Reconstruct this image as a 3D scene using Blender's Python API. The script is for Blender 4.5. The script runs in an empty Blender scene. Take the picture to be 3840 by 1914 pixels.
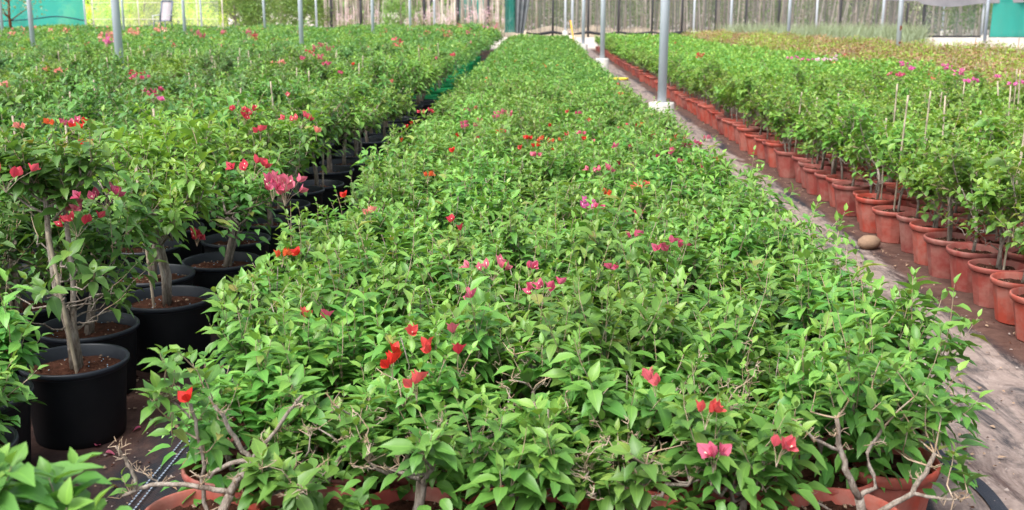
import bpy, math, random
import numpy as np
from mathutils import Vector, Matrix

# ------------------------------------------------------------------ basics
scn = bpy.context.scene
COL = scn.collection
R = math.radians
CAM_H, PITCH, YAW, F = 1.65, R(12.93), R(1.33), 4000.0
a_, p_ = YAW, PITCH
AX_R = np.array([math.cos(a_), math.sin(a_), 0])
AX_F = np.array([-math.sin(a_)*math.cos(p_), math.cos(a_)*math.cos(p_), -math.sin(p_)])
AX_U = np.array([-math.sin(a_)*math.sin(p_), math.cos(a_)*math.sin(p_), math.cos(p_)])
def ray(px, py):
    return AX_F + AX_R*(px-1920)/F + AX_U*(957-py)/F
def on_z(px, py, z):
    d = ray(px, py); t = (z-CAM_H)/d[2]
    return np.array([0, 0, CAM_H]) + d*t
def on_y(px, py, y):
    d = ray(px, py); t = y/d[1]
    return np.array([0, 0, CAM_H]) + d*t

# ------------------------------------------------------------------ materials
def newmat(name):
    m = bpy.data.materials.new(name); m.use_nodes = True
    m.node_tree.nodes.clear()
    return m, m.node_tree.nodes, m.node_tree.links
def N(nt, typ, **kw):
    n = nt.new(typ)
    for k, v in kw.items():
        if k.startswith('i_'):
            n.inputs[k[2:].replace('_', ' ')].default_value = v
        elif k.startswith('n_'):
            n.inputs[int(k[2:])].default_value = v
        else: setattr(n, k, v)
    return n
def mixc(nt, lk, fac, a, b, blend='MIX'):
    n = nt.new('ShaderNodeMix'); n.data_type = 'RGBA'; n.blend_type = blend
    for idx, v in ((0, fac), (6, a), (7, b)):
        if isinstance(v, (int, float)): n.inputs[idx].default_value = v
        elif isinstance(v, tuple): n.inputs[idx].default_value = (*v, 1) if len(v) == 3 else v
        else: lk.new(v, n.inputs[idx])
    return n.outputs[2]
def ramp(nt, lk, src, stops, interp='LINEAR'):
    n = nt.new('ShaderNodeValToRGB'); lk.new(src, n.inputs[0]); cr = n.color_ramp; cr.interpolation = interp
    while len(cr.elements) < len(stops): cr.elements.new(.5)
    for e, (p, c) in zip(cr.elements, stops):
        e.position = p; e.color = (*c, 1) if isinstance(c, tuple) else (c, c, c, 1)
    return n.outputs[0]
def noise(nt, lk, scale, detail=4, rough=.55, coord=None, dist=0):
    n = nt.new('ShaderNodeTexNoise'); n.inputs['Scale'].default_value = scale
    n.inputs['Detail'].default_value = detail; n.inputs['Roughness'].default_value = rough
    n.inputs['Distortion'].default_value = dist
    if coord is not None: lk.new(coord, n.inputs['Vector'])
    return n.outputs[0]
def out(nt, lk, sh, bump=None):
    o = nt.new('ShaderNodeOutputMaterial'); lk.new(sh, o.inputs[0]); return o
def bump(nt, lk, h, strength=.3, dist=.01):
    b = nt.new('ShaderNodeBump'); b.inputs['Strength'].default_value = strength
    b.inputs['Distance'].default_value = dist; lk.new(h, b.inputs['Height']); return b.outputs[0]

def leaf_mat(name, a, b, young, under, trans=.3, rough=.42, spec=.45):
    m, nt, lk = newmat(name)
    at = N(nt, 'ShaderNodeAttribute', attribute_name='tint'); sp = nt.new('ShaderNodeSeparateColor'); lk.new(at.outputs['Color'], sp.inputs[0])
    inf = nt.new('ShaderNodeObjectInfo')
    c = mixc(nt, lk, sp.outputs[0], a, b)
    c = mixc(nt, lk, sp.outputs[1], c, young)
    old = ramp(nt, lk, sp.outputs[0], [(0, 0.), (.982, 0.), (.996, .7)])
    c = mixc(nt, lk, old, c, (.34, .29, .08))
    # pale midrib and slightly lighter blade edge
    rib = ramp(nt, lk, sp.outputs[2], [(0, (1.35, 1.3, 1.2)), (.12, (1, 1, 1)), (.9, (1, 1, 1)), (1, (1.15, 1.12, 1.05))])
    c = mixc(nt, lk, 1.0, c, rib, 'MULTIPLY')
    hs = nt.new('ShaderNodeHueSaturation')
    mr = nt.new('ShaderNodeMapRange'); lk.new(inf.outputs['Random'], mr.inputs[0]); mr.inputs[3].default_value = .485; mr.inputs[4].default_value = .512
    lk.new(mr.outputs[0], hs.inputs['Hue']); lk.new(c, hs.inputs['Color'])
    mr2 = nt.new('ShaderNodeMapRange'); lk.new(inf.outputs['Random'], mr2.inputs[0]); mr2.inputs[3].default_value = .78; mr2.inputs[4].default_value = 1.2
    lk.new(mr2.outputs[0], hs.inputs['Value'])
    geo = nt.new('ShaderNodeNewGeometry')
    c2 = mixc(nt, lk, geo.outputs['Backfacing'], hs.outputs[0], under)
    pr = nt.new('ShaderNodeBsdfPrincipled'); lk.new(c2, pr.inputs['Base Color'])
    pr.inputs['Roughness'].default_value = rough; pr.inputs['Specular IOR Level'].default_value = spec
    tr = nt.new('ShaderNodeBsdfTranslucent')
    tc = mixc(nt, lk, 1.0, hs.outputs[0], (1.5, 1.35, .6), 'MULTIPLY'); lk.new(tc, tr.inputs[0])
    mx = nt.new('ShaderNodeMixShader'); mx.inputs[0].default_value = trans
    lk.new(pr.outputs[0], mx.inputs[1]); lk.new(tr.outputs[0], mx.inputs[2])
    out(nt, lk, mx.outputs[0]); return m

def bract_mat(name, a, b):
    m, nt, lk = newmat(name)
    at = N(nt, 'ShaderNodeAttribute', attribute_name='tint'); sp = nt.new('ShaderNodeSeparateColor'); lk.new(at.outputs['Color'], sp.inputs[0])
    c = mixc(nt, lk, sp.outputs[0], a, b)
    vein = ramp(nt, lk, sp.outputs[2], [(0, (.62, .5, .5)), (.18, (1, 1, 1)), (.85, (1, 1, 1)), (1, (1.25, 1.5, 1.4))])
    c = mixc(nt, lk, 1.0, c, vein, 'MULTIPLY')
    inf = nt.new('ShaderNodeObjectInfo'); fade = ramp(nt, lk, inf.outputs['Random'], [(.5, 0.), (1, .35)]); c = mixc(nt, lk, fade, c, (.72, .30, .30))
    pr = nt.new('ShaderNodeBsdfPrincipled'); lk.new(c, pr.inputs['Base Color']); pr.inputs['Roughness'].default_value = .6
    tr = nt.new('ShaderNodeBsdfTranslucent'); lk.new(c, tr.inputs[0])
    mx = nt.new('ShaderNodeMixShader'); mx.inputs[0].default_value = .35
    lk.new(pr.outputs[0], mx.inputs[1]); lk.new(tr.outputs[0], mx.inputs[2]); out(nt, lk, mx.outputs[0]); return m

def plain(name, col, rough=.7, noisecol=None, scale=8, spec=.3, bumps=0, bscale=40, metal=0, coord='Object', stretch=None):
    m, nt, lk = newmat(name)
    tc = nt.new('ShaderNodeTexCoord'); co = tc.outputs[coord]
    if stretch:
        mp = nt.new('ShaderNodeMapping'); mp.inputs['Scale'].default_value = stretch; lk.new(co, mp.inputs[0]); co = mp.outputs[0]
    pr = nt.new('ShaderNodeBsdfPrincipled'); pr.inputs['Roughness'].default_value = rough; pr.inputs['Specular IOR Level'].default_value = spec
    pr.inputs['Metallic'].default_value = metal
    if noisecol:
        f = noise(nt, lk, scale, 5, .6, co); f = ramp(nt, lk, f, [(.35, 0.), (.65, 1.)])
        c = mixc(nt, lk, f, col, noisecol); lk.new(c, pr.inputs['Base Color'])
    else: pr.inputs['Base Color'].default_value = (*col, 1)
    if bumps: lk.new(bump(nt, lk, noise(nt, lk, bscale, 4, .6, co), bumps), pr.inputs['Normal'])
    out(nt, lk, pr.outputs[0]); return m

M = {}
M['leaf_mid'] = leaf_mat('leaf_mid', (.070, .205, .036), (.125, .29, .052), (.25, .42, .078), (.17, .29, .095), .27, .42, .42)
M['leaf_left'] = leaf_mat('leaf_left', (.062, .175, .036), (.11, .25, .050), (.21, .37, .070), (.14, .25, .09), .27, .42, .42)
M['leaf_left_b'] = leaf_mat('leaf_left_b', (.12, .26, .045), (.175, .33, .06), (.28, .44, .09), (.17, .28, .08), .33, .42, .42)
M['leaf_left_c'] = leaf_mat('leaf_left_c', (.058, .155, .04), (.10, .22, .06), (.18, .32, .10), (.14, .25, .12), .28, .42, .42)
M['leaf_right'] = leaf_mat('leaf_right', (.095, .225, .038), (.155, .315, .055), (.29, .44, .08), (.18, .30, .08), .33, .42, .42)
M['leaf_olive'] = leaf_mat('leaf_olive', (.22, .34, .05), (.30, .42, .06), (.38, .48, .08), (.22, .32, .07), .3)
M['leaf_brown'] = leaf_mat('leaf_brown', (.30, .17, .10), (.40, .22, .13), (.34, .30, .13), (.30, .22, .13), .2)
M['leaf_painted_sun'] = leaf_mat('leaf_painted_sun', (.50, .70, .14), (.68, .84, .22), (.80, .90, .40), (.55, .70, .22), .45)  # sunlight on the far bushes, painted in as a brighter leaf colour
M['leaf_hedge'] = leaf_mat('leaf_hedge', (.13, .25, .06), (.22, .38, .09), (.34, .50, .13), (.16, .26, .08), .3)
M['leaf_grey'] = leaf_mat('leaf_grey', (.26, .32, .20), (.36, .42, .28), (.46, .50, .34), (.26, .30, .20), .3)
M['wood'] = plain('wood', (.17, .13, .10), .9, (.38, .33, .28), 60, .15, .9, 160, stretch=(1, 1, .35))
M['twig'] = plain('twig', (.33, .22, .13), .8, (.44, .36, .28), 20, .2)
M['cane'] = plain('cane', (.46, .38, .28), .7, (.34, .28, .21), 14, .3, .2, 60)
BR = {'magenta': ((.56, .05, .13), (.70, .16, .27)), 'red': ((.58, .018, .014), (.70, .035, .02)),
      'orange': ((.72, .09, .03), (.80, .17, .05)), 'salmon': ((.85, .26, .20), (.88, .36, .28)),
      'pink': ((.75, .10, .38), (.82, .20, .50)), 'crimson': ((.58, .03, .06), (.72, .10, .14)),
      'blush': ((.85, .55, .66), (.90, .72, .80))}
for k, (x, y) in BR.items(): M['bract_'+k] = bract_mat('bract_'+k, x, y)
M['anther'] = plain('anther', (.85, .75, .55), .6)
M['blossom_faint'] = bract_mat('blossom_faint', (.85, .55, .68), (.92, .78, .84))
M['black_pot'] = plain('black_pot', (.006, .007, .009), .55, (.010, .011, .013), 5, .25, .05, 30)
M['black_rim'] = plain('black_rim', (.016, .021, .030), .45, (.024, .028, .036), 5, .4)
M['green_pot'] = plain('green_pot', (.01, .28, .08), .5, (.015, .34, .11), 6, .3)
M['galv'] = plain('galv', (.44, .49, .56), .5, (.54, .58, .63), 3, .4, 0, 40, .0, 'Object', (4, 4, .7))
M['rust'] = plain('rust', (.16, .05, .03), .9, (.25, .09, .04), 30)
M['concrete'] = plain('concrete', (.52, .49, .44), .9, (.64, .61, .56), 9, .2, .4, 50)
M['white_wall'] = plain('white_wall', (.62, .60, .55), .9, (.50, .47, .42), 2, .2, .2, 20)
M['hem'] = plain('hem', (.02, .02, .025), .8)
M['blackpost'] = plain('blackpost', (.045, .046, .05), .7)
M['grey_cloth'] = plain('grey_cloth', (.20, .195, .21), .9, (.27, .26, .275), 1.2, .1)
M['stick_a'] = plain('stick_a', (.60, .50, .43), .9, (.48, .40, .34), 2, .1)
M['stick_b'] = plain('stick_b', (.33, .28, .25), .9, (.24, .20, .18), 2, .1)
M['stick_c'] = plain('stick_c', (.78, .69, .62), .9, (.62, .53, .47), 2, .1)
M['pale_trunk'] = plain('pale_trunk', (.66, .58, .52), .9, (.50, .43, .38), 3, .1, .3, 20)
M['orange_hose'] = plain('orange_hose', (.80, .38, .03), .5)
M['yellow'] = plain('yellow', (.80, .60, .05), .5)
M['white_plastic'] = plain('white_plastic', (.75, .75, .74), .5)
M['chair_frame'] = plain('chair_frame', (.13, .15, .20), .5, None, 8, .4)
M['sling'] = plain('sling', (.46, .41, .43), .9, (.40, .36, .38), 6, .1)
M['stone'] = plain('stone', (.30, .20, .13), .9, (.22, .14, .10), 9, .2, .5, 30)
M['red_twig'] = plain('red_twig', (.32, .16, .10), .8)
M['bead'] = plain('bead', (.30, .55, .75), .5)
M['chip'] = plain('chip', (.26, .18, .12), .9, (.36, .25, .17), 20)

def mk_terracotta():
    m, nt, lk = newmat('terracotta')
    tc = nt.new('ShaderNodeTexCoord'); inf = nt.new('ShaderNodeObjectInfo')
    va = nt.new('ShaderNodeVectorMath'); va.operation = 'ADD'; lk.new(tc.outputs['Object'], va.inputs[0])
    vs = nt.new('ShaderNodeVectorMath'); vs.operation = 'SCALE'; vs.inputs[0].default_value = (7, 5, 3); lk.new(inf.outputs['Random'], vs.inputs['Scale']); lk.new(vs.outputs[0], va.inputs[1])
    base = ramp(nt, lk, inf.outputs['Random'], [(0, (.34, .050, .033)), (.35, (.42, .070, .042)), (.6, (.30, .060, .046)), (1, (.21, .040, .036))])
    n1 = noise(nt, lk, 7, 6, .65, va.outputs[0], .4); f = ramp(nt, lk, n1, [(.40, 0.), (.66, .62)])
    c = mixc(nt, lk, f, base, (.38, .21, .17))
    n2 = noise(nt, lk, 18, 5, .6, va.outputs[0]); f2 = ramp(nt, lk, n2, [(.5, 0.), (.7, .45)])
    c = mixc(nt, lk, f2, c, (.20, .05, .035))
    pr = nt.new('ShaderNodeBsdfPrincipled'); lk.new(c, pr.inputs['Base Color']); pr.inputs['Roughness'].default_value = .62; pr.inputs['Specular IOR Level'].default_value = .3
    lk.new(bump(nt, lk, n2, .15), pr.inputs['Normal']); out(nt, lk, pr.outputs[0]); return m
M['terracotta'] = mk_terracotta()

def mk_soil():
    m, nt, lk = newmat('soil')
    tc = nt.new('ShaderNodeTexCoord')
    n1 = noise(nt, lk, 35, 6, .7, tc.outputs['Object']); c = ramp(nt, lk, n1, [(.3, (.03, .014, .009)), (.55, (.085, .035, .022)), (.75, (.13, .06, .038))])
    pr = nt.new('ShaderNodeBsdfPrincipled'); lk.new(c, pr.inputs['Base Color']); pr.inputs['Roughness'].default_value = .95; pr.inputs['Specular IOR Level'].default_value = .1
    lk.new(bump(nt, lk, noise(nt, lk, 60, 6, .7, tc.outputs['Object']), .9, .02), pr.inputs['Normal']); out(nt, lk, pr.outputs[0]); return m
M['soil'] = mk_soil()

def mk_ground():
    """woven black weed fabric with sand and red soil trodden over it"""
    m, nt, lk = newmat('ground_fabric')
    geo = nt.new('ShaderNodeNewGeometry'); pos = geo.outputs['Position']
    sx = nt.new('ShaderNodeSeparateXYZ'); lk.new(pos, sx.inputs[0])
    mp = nt.new('ShaderNodeMapping'); mp.inputs['Scale'].default_value = (1.0, .28, 1); lk.new(pos, mp.inputs[0])
    w = nt.new('ShaderNodeTexChecker'); w.inputs['Scale'].default_value = 160; w.inputs[1].default_value = (.010, .012, .017, 1); w.inputs[2].default_value = (.022, .025, .032, 1); lk.new(pos, w.inputs[0])
    fabric = w.outputs[0]
    n1 = noise(nt, lk, 3.2, 9, .72, mp.outputs[0], .6)
    n2 = noise(nt, lk, 1.4, 8, .68, mp.outputs[0], .3)
    n3 = noise(nt, lk, 38, 6, .75, pos)
    n4 = noise(nt, lk, 9, 8, .7, pos, .4)
    # how much sand lies there: most along the trodden middle of the right-hand path
    def band(x0, x1, x2, x3):
        a = nt.new('ShaderNodeMapRange'); a.interpolation_type = 'SMOOTHSTEP'; lk.new(sx.outputs[0], a.inputs[0]); a.inputs[1].default_value = x0; a.inputs[2].default_value = x1
        b = nt.new('ShaderNodeMapRange'); b.interpolation_type = 'SMOOTHSTEP'; lk.new(sx.outputs[0], b.inputs[0]); b.inputs[1].default_value = x3; b.inputs[2].default_value = x2
        mm = nt.new('ShaderNodeMath'); mm.operation = 'MULTIPLY'; lk.new(a.outputs[0], mm.inputs[0]); lk.new(b.outputs[0], mm.inputs[1]); return mm.outputs[0]
    def madd(x, k, y, mode='MULTIPLY_ADD'):
        q = nt.new('ShaderNodeMath'); q.operation = mode; lk.new(x, q.inputs[0]); q.inputs[1].default_value = k
        if hasattr(y, 'type'): lk.new(y, q.inputs[2])
        else: q.inputs[2].default_value = y
        return q.outputs[0]
    path = band(1.2, 1.5, 2.15, 2.48)
    s1 = madd(path, .42, n1); s1 = madd(n3, .16, s1); s1 = madd(s1, 1.0, -.14)
    f_s = ramp(nt, lk, s1, [(.60, 0.), (.72, .92)])
    soilband = band(2.2, 2.5, 6.0, 7.0)
    soilband2 = band(-3.0, -2.2, -1.75, -1.48)
    s2 = madd(soilband, .26, n2); s2 = madd(soilband2, .12, s2); s2 = madd(n3, .12, s2)
    f_r = ramp(nt, lk, s2, [(.59, 0.), (.76, .95)])
    red = ramp(nt, lk, n4, [(.3, (.05, .022, .016)), (.6, (.115, .06, .045)), (.8, (.21, .14, .11))])
    sand = ramp(nt, lk, n4, [(.3, (.15, .11, .095)), (.55, (.29, .225, .195)), (.8, (.43, .35, .31))])
    c = mixc(nt, lk, f_r, fabric, red)
    mp2 = nt.new('ShaderNodeMapping'); mp2.inputs['Scale'].default_value = (1.0, .22, 1); mp2.inputs['Rotation'].default_value = (0, 0, .12); lk.new(pos, mp2.inputs[0])
    strk = ramp(nt, lk, noise(nt, lk, 7.5, 8, .72, mp2.outputs[0], .8), [(.37, .12), (.52, 1.)])
    fs2 = nt.new('ShaderNodeMath'); fs2.operation = 'MULTIPLY'; lk.new(f_s, fs2.inputs[0]); lk.new(strk, fs2.inputs[1])
    c = mixc(nt, lk, fs2.outputs[0], c, sand)
    spk = ramp(nt, lk, n3, [(.66, 0.), (.74, .5)]); c = mixc(nt, lk, spk, c, (.10, .05, .035))
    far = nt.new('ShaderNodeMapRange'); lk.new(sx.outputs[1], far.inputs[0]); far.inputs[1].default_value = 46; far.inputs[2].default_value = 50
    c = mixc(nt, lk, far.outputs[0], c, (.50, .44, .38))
    pr = nt.new('ShaderNodeBsdfPrincipled'); lk.new(c, pr.inputs['Base Color']); pr.inputs['Roughness'].default_value = .85; pr.inputs['Specular IOR Level'].default_value = .25
    lk.new(bump(nt, lk, mixc(nt, lk, .5, n1, n3), .5, .02), pr.inputs['Normal']); out(nt, lk, pr.outputs[0]); return m
M['ground'] = mk_ground()

def net_mat(name, col, alpha, stretch=(3, 3, .4), var=.25):
    """open shade netting: threads and holes too fine to model, half of the light goes through"""
    m, nt, lk = newmat(name)
    tc = nt.new('ShaderNodeTexCoord'); mp = nt.new('ShaderNodeMapping'); mp.inputs['Scale'].default_value = stretch; lk.new(tc.outputs['Object'], mp.inputs[0])
    n = noise(nt, lk, 1.2, 5, .6, mp.outputs[0])
    f = nt.new('ShaderNodeMapRange'); lk.new(n, f.inputs[0]); f.inputs[1].default_value = .3; f.inputs[2].default_value = .7; f.inputs[3].default_value = max(0, alpha-var); f.inputs[4].default_value = min(1, alpha+var)
    d = nt.new('ShaderNodeBsdfDiffuse'); d.inputs[0].default_value = (*col, 1)
    tl = nt.new('ShaderNodeBsdfTranslucent'); tl.inputs[0].default_value = (*col, 1)
    md = nt.new('ShaderNodeMixShader'); md.inputs[0].default_value = .5; lk.new(d.outputs[0], md.inputs[1]); lk.new(tl.outputs[0], md.inputs[2])
    t = nt.new('ShaderNodeBsdfTransparent'); mx = nt.new('ShaderNodeMixShader'); lk.new(f.outputs[0], mx.inputs[0]); lk.new(t.outputs[0], mx.inputs[1]); lk.new(md.outputs[0], mx.inputs[2])
    out(nt, lk, mx.outputs[0]); return m
M['net_grey'] = net_mat('net_grey', (.16, .16, .165), .56, (6, 6, .15), .3)
M['net_pale'] = net_mat('net_pale', (.80, .82, .80), .20, var=.1)
M['net_dark'] = net_mat('net_dark', (.13, .17, .17), .5, (2, 2, .2), .25)
M['teal_dark'] = net_mat('teal_dark', (.03, .22, .19), .9, (1.2, 1.2, .5), .06)
M['teal'] = net_mat('teal', (.07, .48, .40), .93, (1.2, 1.2, .5), .06)

# ------------------------------------------------------------------ mesh helpers
class Geo:
    """collects polygons of several materials, with the per-point tint attribute"""
    def __init__(s): s.V = []; s.L = []; s.T = []; s.Mi = []; s.A = []; s.S = []; s.n = 0
    def add(s, V, lv, lt, mi=0, tint=None, smooth=True):
        V = np.asarray(V, float).reshape(-1, 3); lv = np.asarray(lv, np.int64); lt = np.asarray(lt, np.int64)
        s.V.append(V); s.L.append(lv+s.n); s.T.append(lt); s.Mi.append(np.full(len(lt), mi)); s.S.append(np.full(len(lt), smooth))
        s.A.append(np.zeros((len(V), 3)) if tint is None else np.asarray(tint, float)); s.n += len(V)
    def mesh(s, name, mats):
        me = bpy.data.meshes.new(name)
        V = np.concatenate(s.V); L = np.concatenate(s.L); T = np.concatenate(s.T); Mi = np.concatenate(s.Mi); A = np.concatenate(s.A); S = np.concatenate(s.S)
        me.vertices.add(len(V)); me.vertices.foreach_set('co', V.astype(np.float32).ravel())
        me.loops.add(len(L)); me.loops.foreach_set('vertex_index', L.astype(np.int32))
        me.polygons.add(len(T)); st = np.concatenate([[0], np.cumsum(T)[:-1]])
        me.polygons.foreach_set('loop_start', st.astype(np.int32)); me.polygons.foreach_set('loop_total', T.astype(np.int32))
        me.polygons.foreach_set('material_index', Mi.astype(np.int32)); me.polygons.foreach_set('use_smooth', S.astype(bool))
        at = me.attributes.new('tint', 'FLOAT_COLOR', 'POINT')
        at.data.foreach_set('color', np.concatenate([A, np.ones((len(A), 1))], 1).astype(np.float32).ravel())
        me.update(calc_edges=True); me.validate()
        for m in mats: me.materials.append(m)
        return me

def tube(g, pts, rad, sides=6, mi=0, tint=None, cap=True):
    pts = np.asarray(pts, float); n = len(pts)
    if np.isscalar(rad): rad = [rad]*n
    tg = np.gradient(pts, axis=0); tg /= np.linalg.norm(tg, axis=1)[:, None]+1e-9
    ref = np.array([0, 0, 1.]) if abs(tg[0][2]) < .8 else np.array([1., 0, 0])
    V = []
    for i in range(n):
        x = np.cross(tg[i], ref); x /= np.linalg.norm(x)+1e-9; y = np.cross(tg[i], x)
        for k in range(sides):
            a = 2*math.pi*k/sides; V.append(pts[i]+rad[i]*(math.cos(a)*x+math.sin(a)*y))
    lv = []; lt = []
    for i in range(n-1):
        for k in range(sides):
            k2 = (k+1) % sides; lv += [i*sides+k, i*sides+k2, (i+1)*sides+k2, (i+1)*sides+k]; lt.append(4)
    if cap:
        lv += list(range((n-1)*sides, n*sides)); lt.append(sides)
        lv += list(range(sides-1, -1, -1)); lt.append(sides)
    g.add(V, lv, lt, mi, None if tint is None else np.tile(tint, (len(V), 1)))

def lathe(g, prof, seg=24, mi=0, smooth=True, flat_below=None, cx=0, cy=0, a0=0):
    V = []; n = len(prof)
    for r, z in prof:
        for k in range(seg):
            a = 2*math.pi*k/seg+a0; V.append((cx+r*math.cos(a), cy+r*math.sin(a), z))
    lv = []; lt = []
    for i in range(n-1):
        for k in range(seg):
            k2 = (k+1) % seg; lv += [i*seg+k, i*seg+k2, (i+1)*seg+k2, (i+1)*seg+k]; lt.append(4)
    g.add(V, lv, lt, mi, None, smooth)

def box(g, x0, x1, y0, y1, z0, z1, mi=0):
    V = [(x, y, z) for z in (z0, z1) for y in (y0, y1) for x in (x0, x1)]
    f = [(0, 2, 3, 1), (4, 5, 7, 6), (0, 1, 5, 4), (2, 6, 7, 3), (0, 4, 6, 2), (1, 3, 7, 5)]
    g.add(V, [i for q in f for i in q], [4]*6, mi, None, False)

# leaf template: 5 midrib points, 3 pairs of side points (pointed ovate blade)
def leaf_template(width=.25, wave=.018):
    ys = [.0, .14, .36, .60, .82, 1.]; ws = [w*width/.31 for w in (.17, .305, .285, .145)]
    V = [(0, y, 0) for y in ys]; n = len(ys)
    for s in (-1, 1):
        for y, w, wv in zip(ys[1:-1], ws, (1, -1, 1, -1)): V.append((s*w, y-.02, .42*w+s*wv*wave))
    l, r = n, n+4
    f = [(0, 1, l)]+[(k+1, k+2, l+k+1, l+k) for k in range(3)]+[(4, 5, l+3)]+[(0, r, 1)]+[(k+1, r+k, r+k+1, k+2) for k in range(3)]+[(4, r+3, 5)]
    return np.array(V), np.array([i for q in f for i in q]), np.array([len(q) for q in f]), np.array([0]*n+[1]*8, float)
def leaf_simple(width=.30):
    V = np.array([(0, 0, 0), (-width, .42, .09), (0, 1, 0), (width, .42, .09), (0, .45, 0)])
    f = [(0, 4, 1), (1, 4, 2), (0, 3, 4), (4, 3, 2)]
    return V, np.array([i for q in f for i in q]), np.array([3]*4), np.array([0, 1, 0, 1, 0], float)
def leaf_quad(width=.32):
    V = np.array([(0, 0, 0), (-width, .45, .06), (0, 1, 0), (width, .45, .06)])
    return V, np.array([0, 3, 2, 1]), np.array([4]), np.array([.3, .6, .3, .6])
LT, LS, LQ = leaf_template(), leaf_simple(), leaf_quad()
LR = leaf_template(.34)   # rounder blades of the right-hand plants

def leaves(g, P, D, U, S, T, rng, mi=0, young=None, curl=.38, roll=.2, tr=None):
    """one blade per row of P, pointing along D, upper side towards U"""
    P, D, U, S = map(lambda q: np.asarray(q, float), (P, D, U, S)); n = len(P)
    if n == 0: return
    V0, lv, lt, rib = T
    D = D/np.linalg.norm(D, axis=1)[:, None]
    U = U+rng.normal(0, roll, (n, 3)); Z = U-(U*D).sum(1)[:, None]*D; Z /= np.linalg.norm(Z, axis=1)[:, None]+1e-9; X = np.cross(D, Z)
    c = curl*rng.uniform(.2, 1.5, n)
    x = V0[None, :, 0]*rng.uniform(.82, 1.12, n)[:, None]; y = np.repeat(V0[None, :, 1], n, 0); z = V0[None, :, 2]-c[:, None]*y**2+rng.normal(0, .015, (n, len(V0)))
    x = x + rng.normal(0, .06, n)[:, None]*y**2
    W = P[:, None, :]+S[:, None, None]*(x[..., None]*X[:, None, :]+y[..., None]*D[:, None, :]+z[..., None]*Z[:, None, :])
    k = len(V0)
    L = (lv[None, :]+k*np.arange(n)[:, None]).ravel(); TT = np.tile(lt, n)
    tint = np.zeros((n, k, 3)); tint[..., 0] = (rng.random(n) if tr is None else .45*rng.random(n)+.5*tr)[:, None]; tint[..., 1] = (np.zeros(n) if young is None else young)[:, None]; tint[..., 2] = rib[None]
    g.add(W.reshape(-1, 3), L, TT, mi, tint.reshape(-1, 3))

GA = 2.39996
def shoot(gw, gl, rng, p0, d0, L, nleaf, size, T, bare=0, rw=.0022, wi=0, li=0, up=.35):
    """a shoot: thin stem bending upwards with alternate leaves round it, young ones at the tip"""
    d = np.array(d0, float); d /= np.linalg.norm(d); pts = [np.array(p0, float)]
    k = 5
    for i in range(k):
        d = d+np.array([rng.normal(0, .10), rng.normal(0, .10), up/k*1.2]); d /= np.linalg.norm(d); pts.append(pts[-1]+d*L/k)
    pts = np.array(pts); tube(gw, pts, np.linspace(rw, rw*.45, k+1), 4, wi, cap=False)
    if nleaf == 0: return
    t = np.linspace(bare, 1, nleaf); az = rng.random()*6.28+GA*np.arange(nleaf)
    f = t*k; i0 = np.minimum(f.astype(int), k-1); fr = (f-i0)[:, None]
    P = pts[i0]*(1-fr)+pts[i0+1]*fr; ax = pts[i0+1]-pts[i0]; ax /= np.linalg.norm(ax, axis=1)[:, None]
    e = np.array([1., 0, 0]) if abs(ax[0][0]) < .8 else np.array([0, 1., 0]); x = np.cross(ax, e); x /= np.linalg.norm(x, axis=1)[:, None]; y = np.cross(ax, x)
    rad = np.cos(az)[:, None]*x+np.sin(az)[:, None]*y
    el = .22+.30*rng.random(nleaf)+.95*np.clip((t-.72)/.28, 0, 1)**1.5
    D = rad*np.cos(el)[:, None]+ax*np.sin(el)[:, None]
    S = size*rng.uniform(.7, 1.15, nleaf)*(1-.50*np.clip((t-.75)/.25, 0, 1))
    yg = np.clip((t-.55)/.45, 0, 1)*rng.uniform(.3, 1., nleaf)
    leaves(gl, P+D*S[:, None]*.10, D, np.tile([0, 0, 1.], (nleaf, 1))*.9+ax*.5, S, T, rng, li, yg)

def branchy(gw, rng, base, ends, r0, r1, sag=.0, wi=0, sides=6, wob=.02, nseg=6):
    """crooked woody branches from base to each end point; returns their polylines"""
    res = []
    for e in ends:
        b = np.array(base, float); e = np.array(e, float); mid = (b+e)/2+np.array([*(e-b)[:2]*.22, -.03])
        t = np.linspace(0, 1, nseg)[:, None]; pts = (1-t)**2*b+2*t*(1-t)*mid+t*t*e
        pts[1:-1] += rng.normal(0, wob, (nseg-2, 3))*.6
        tube(gw, pts, np.linspace(r0, r1, nseg), sides, wi); res.append(pts)
    return res

def deadtwigs(gw, rng, p, n, L, wi=1):
    for _ in range(n):
        d = rng.normal(0, 1, 3); d[2] = abs(d[2])*.5+.1; d /= np.linalg.norm(d)
        q = p+d*L*rng.uniform(.5, 1); m = (p+q)/2+rng.normal(0, .008, 3)
        tube(gw, [p, m, q], [.0018, .0014, .0008], 4, wi, cap=False)
        for _k in range(rng.integers(0, 3)):
            s = p+(q-p)*rng.uniform(.3, .9); d2 = d+rng.normal(0, .8, 3); d2 /= np.linalg.norm(d2); tube(gw, [s, s+d2*.02], [.0012, .0006], 4, wi, cap=False)

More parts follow.
